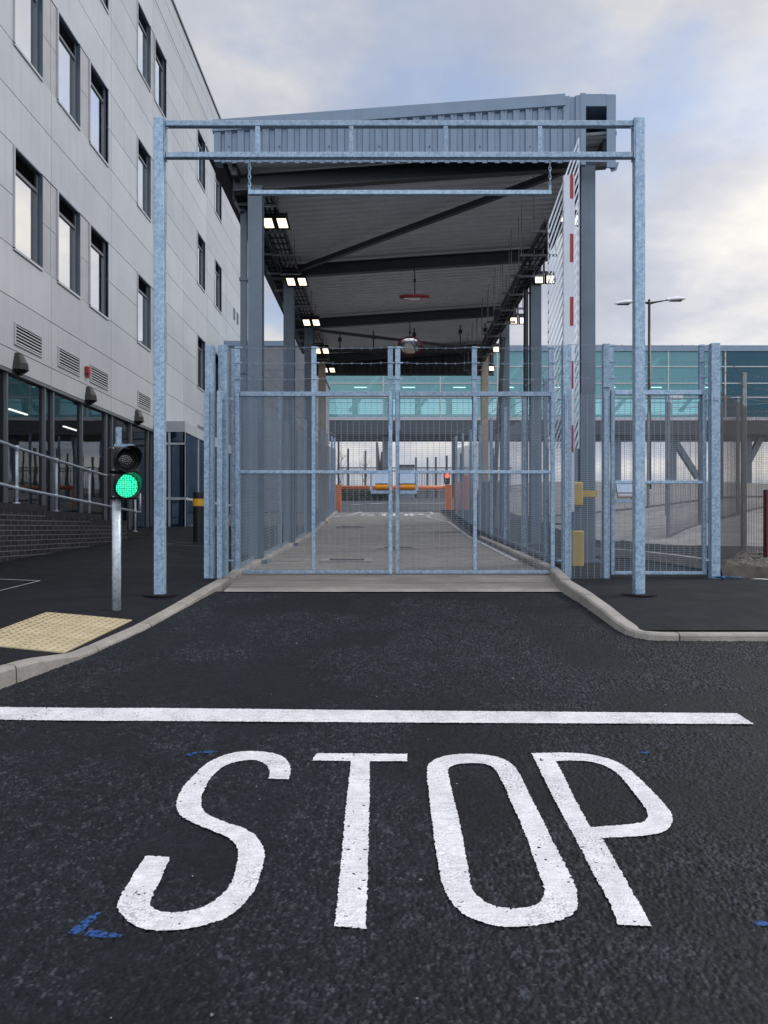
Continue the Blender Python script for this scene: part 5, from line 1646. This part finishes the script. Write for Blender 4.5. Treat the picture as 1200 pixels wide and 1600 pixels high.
# ------------------------------------------------------------------ street lamp
sd = 36.0
sl_ = thing('street_lamp', 'tall black street lamp with two flat heads above the pedestrian gate', 'street lamp', (px2x(1014.5, sd), sd, R(sd)))
x = px2x(1014.5, sd)
mb = MB(); mb.tube([(x, sd, R(sd) - .2), (x, sd, 3), (x, sd, py2z(468, sd))], [.11, .09, .06], 12); mb.build('pole', M_BLACK, sl_, True)
for s_, tip, inner, ya, yb in ((-1, 960, 990, 475, 472), (1, 1072, 1042, 467, 469)):
    mb = MB(); mb.tube([(x, sd, py2z(474, sd)), (x + s_ * .3, sd, py2z(472, sd)), (px2x(inner, sd), sd, py2z(yb, sd))], [.06, .04, .028], 8); mb.build('arm', M_BLACK, sl_, True)
    xi, xo = px2x(inner, sd), px2x(tip, sd)
    mb = MB(); k = 12
    for t, w_, h_ in ((0, .10, .06), (.15, .17, .10), (.5, .2, .12), (.85, .13, .07), (1, .02, .015)):
        xx = xi + (xo - xi) * t; zc = py2z(yb, sd) + (py2z(ya, sd) - py2z(yb, sd)) * t
        for j in range(k):
            a = 2 * math.pi * j / k
            mb.v.append((xx, sd + w_ * math.cos(a), zc + (h_ if math.sin(a) > 0 else h_ * .45) * math.sin(a) * 1.1))
    for i in range(4):
        for j in range(k):
            q = (j + 1) % k; mb.f.append((i * k + j, i * k + q, i * k + k + q, i * k + k + j))
    mb.f.append(tuple(range(k))); mb.f.append(tuple(4 * k + j for j in range(k)))
    hd = mb.build('lamp_head', M_DECK, sl_, True)
    mb = MB(); mb.box(min(xi, xo) + .15, max(xi, xo) - .2, sd - .1, sd + .1, py2z((ya + yb) / 2, sd) - .075, py2z((ya + yb) / 2, sd) - .05); mb.build('lens', M_LENS, hd)
# camera post inside the fence
cpd = 22.0; x = px2x(1042, cpd)
zc0 = bank(x, cpd)[2]
cp = thing('camera_post', 'slim galvanised post carrying a white camera behind the pedestrian gate', 'camera', (x, cpd, zc0))
mb = MB(); mb.tube([(x, cpd, zc0 - .1), (x, cpd, py2z(616, cpd))], .05, 10); mb.build('post', M_GALV, cp)
mb = MB(); mb.cbox(x + .05, x + .42, cpd - .08, cpd + .08, py2z(624, cpd), py2z(617, cpd), .02); mb.tube([(x + .1, cpd, py2z(624, cpd)), (x + .1, cpd, py2z(630, cpd))], .05, 10); mb.build('camera', M_WHITEM, cp)

# ------------------------------------------------------------------ far fence, bare shrub and hedge under the bridge
ff = thing('far_fence', 'distant dark post and wire fence on the skyline under the link bridge', 'fence', (px2x(620, 46), 46, R(46)))
fd = 46.0; fz = R(fd)
tops = [(529, 688), (544, 701), (571, 704), (622, 716), (650, 715), (668, 715), (681, 714), (698, 712), (709, 684), (720, 708), (735, 701), (752, 704), (770, 700), (790, 705)]
for p, t in tops:
    x = px2x(p, fd); w_ = .1 if p == 709 else .055
    mb = MB(); mb.cbox(x - w_, x + w_, fd - w_, fd + w_, fz - .2, py2z(t, fd), .01)
    if p == 709: mb.box(x, x + .14, fd - .05, fd + .05, py2z(685, fd), py2z(684, fd) + .03)
    mb.build('post', M_DARK, ff)
mb = MB()
for py in (731, 736): mb.bar((px2x(529, fd), fd, py2z(py, fd)), (px2x(800, fd), fd, py2z(py, fd)), .05, .05)
for i in range(110):
    x = px2x(529, fd) + (px2x(800, fd) - px2x(529, fd)) * i / 109
    mb.bar((x, fd + .03, fz), (x, fd + .03, py2z(731, fd)), .02, .02, caps=False)
mb.build('bars', M_DARK, ff)
def shrub(px, d, h, label, spread):
    x = px2x(px, d); z = R(d)
    t = thing('bare_shrub', label, 'shrub', (x, d, z))
    mb = MB(); rnd = random.Random(int(px))
    def br(p, dr, L, r, dep):
        pts = [p]; q = p.copy(); dd = dr.copy()
        for i in range(4):
            dd = (dd + Vector((rnd.uniform(-.25, .25), rnd.uniform(-.25, .25), rnd.uniform(-.05, .15)))).normalized(); q = q + dd * L / 4; pts.append(q.copy())
        mb.tube(pts, [r, r * .85, r * .7, r * .55, r * .4], 5)
        if dep:
            for i in range(4):
                b = pts[rnd.choice((2, 3, 4))]
                br(b, (dd + Vector((rnd.uniform(-.9, .9), rnd.uniform(-.9, .9), rnd.uniform(-.2, .5)))).normalized(), L * .55, r * .45, dep - 1)
    for i in range(5):
        br(Vector((x + rnd.uniform(-spread, spread), d + rnd.uniform(-.5, .5), z)), Vector((rnd.uniform(-.3, .3), 0, 1)).normalized(), h * .5, .024, 3)
    mb.build('branches', M_BARK, t)
shrub(548, 48, 3.2, 'bare branching shrub on the left behind the far fence under the bridge', 1.0)
st = thing('bare_stump', 'pair of dark leaning bare stems left of the bridge column', 'tree', (px2x(592, 44), 44, R(44)))
for pa, pb, t in ((592, 589, 691), (594, 597, 706)):
    mb = MB(); mb.tube([(px2x(pa, 44), 44, R(44) - .2), (px2x((pa + pb) / 2 + 1, 44), 44, py2z(735, 44)), (px2x(pb, 44), 44, py2z(t, 44))], [.16, .13, .06], 8); mb.build('stem', M_BARK, st, True)
hd = MB(); rnd = random.Random(3)
hx0, hx1, hy = px2x(528, 42), px2x(612, 42), 42
for i in range(2600):
    x = rnd.uniform(hx0, hx1); zz = R(hy) + rnd.uniform(0, .62 + .12 * math.sin(x * 3)); y = hy + rnd.uniform(-.4, .4)
    a = Vector((rnd.uniform(-1, 1), rnd.uniform(-1, 1), rnd.uniform(-1, 1))).normalized() * .06; b = a.cross(Vector((rnd.uniform(-1, 1), rnd.uniform(-1, 1), .3))).normalized() * .035
    c = Vector((x, y, zz)); hd.quad(c - a, c + b, c + a, c - b)
o = hd.build('hedge', M_LEAF, origin=(px2x(570, 42), hy, R(hy))); tag(o, 'low green hedge behind the left half of the orange barrier', 'hedge')
mb = MB(); mb.cbox(px2x(624.5, 44), px2x(647, 44), 44, 45, R(44) - .1, py2z(727, 44), .03); 
sg = thing('site_hut', 'small grey flat roofed hut seen just above the gate lock boxes', 'hut', (px2x(636, 44), 44.5, R(44)))
mb.build('body', M_RENDER, sg); mb = MB(); mb.box(px2x(623.5, 44), px2x(648, 44), 43.95, 45.05, py2z(729, 44), py2z(726, 44)); mb.build('roof', M_DARK, sg)
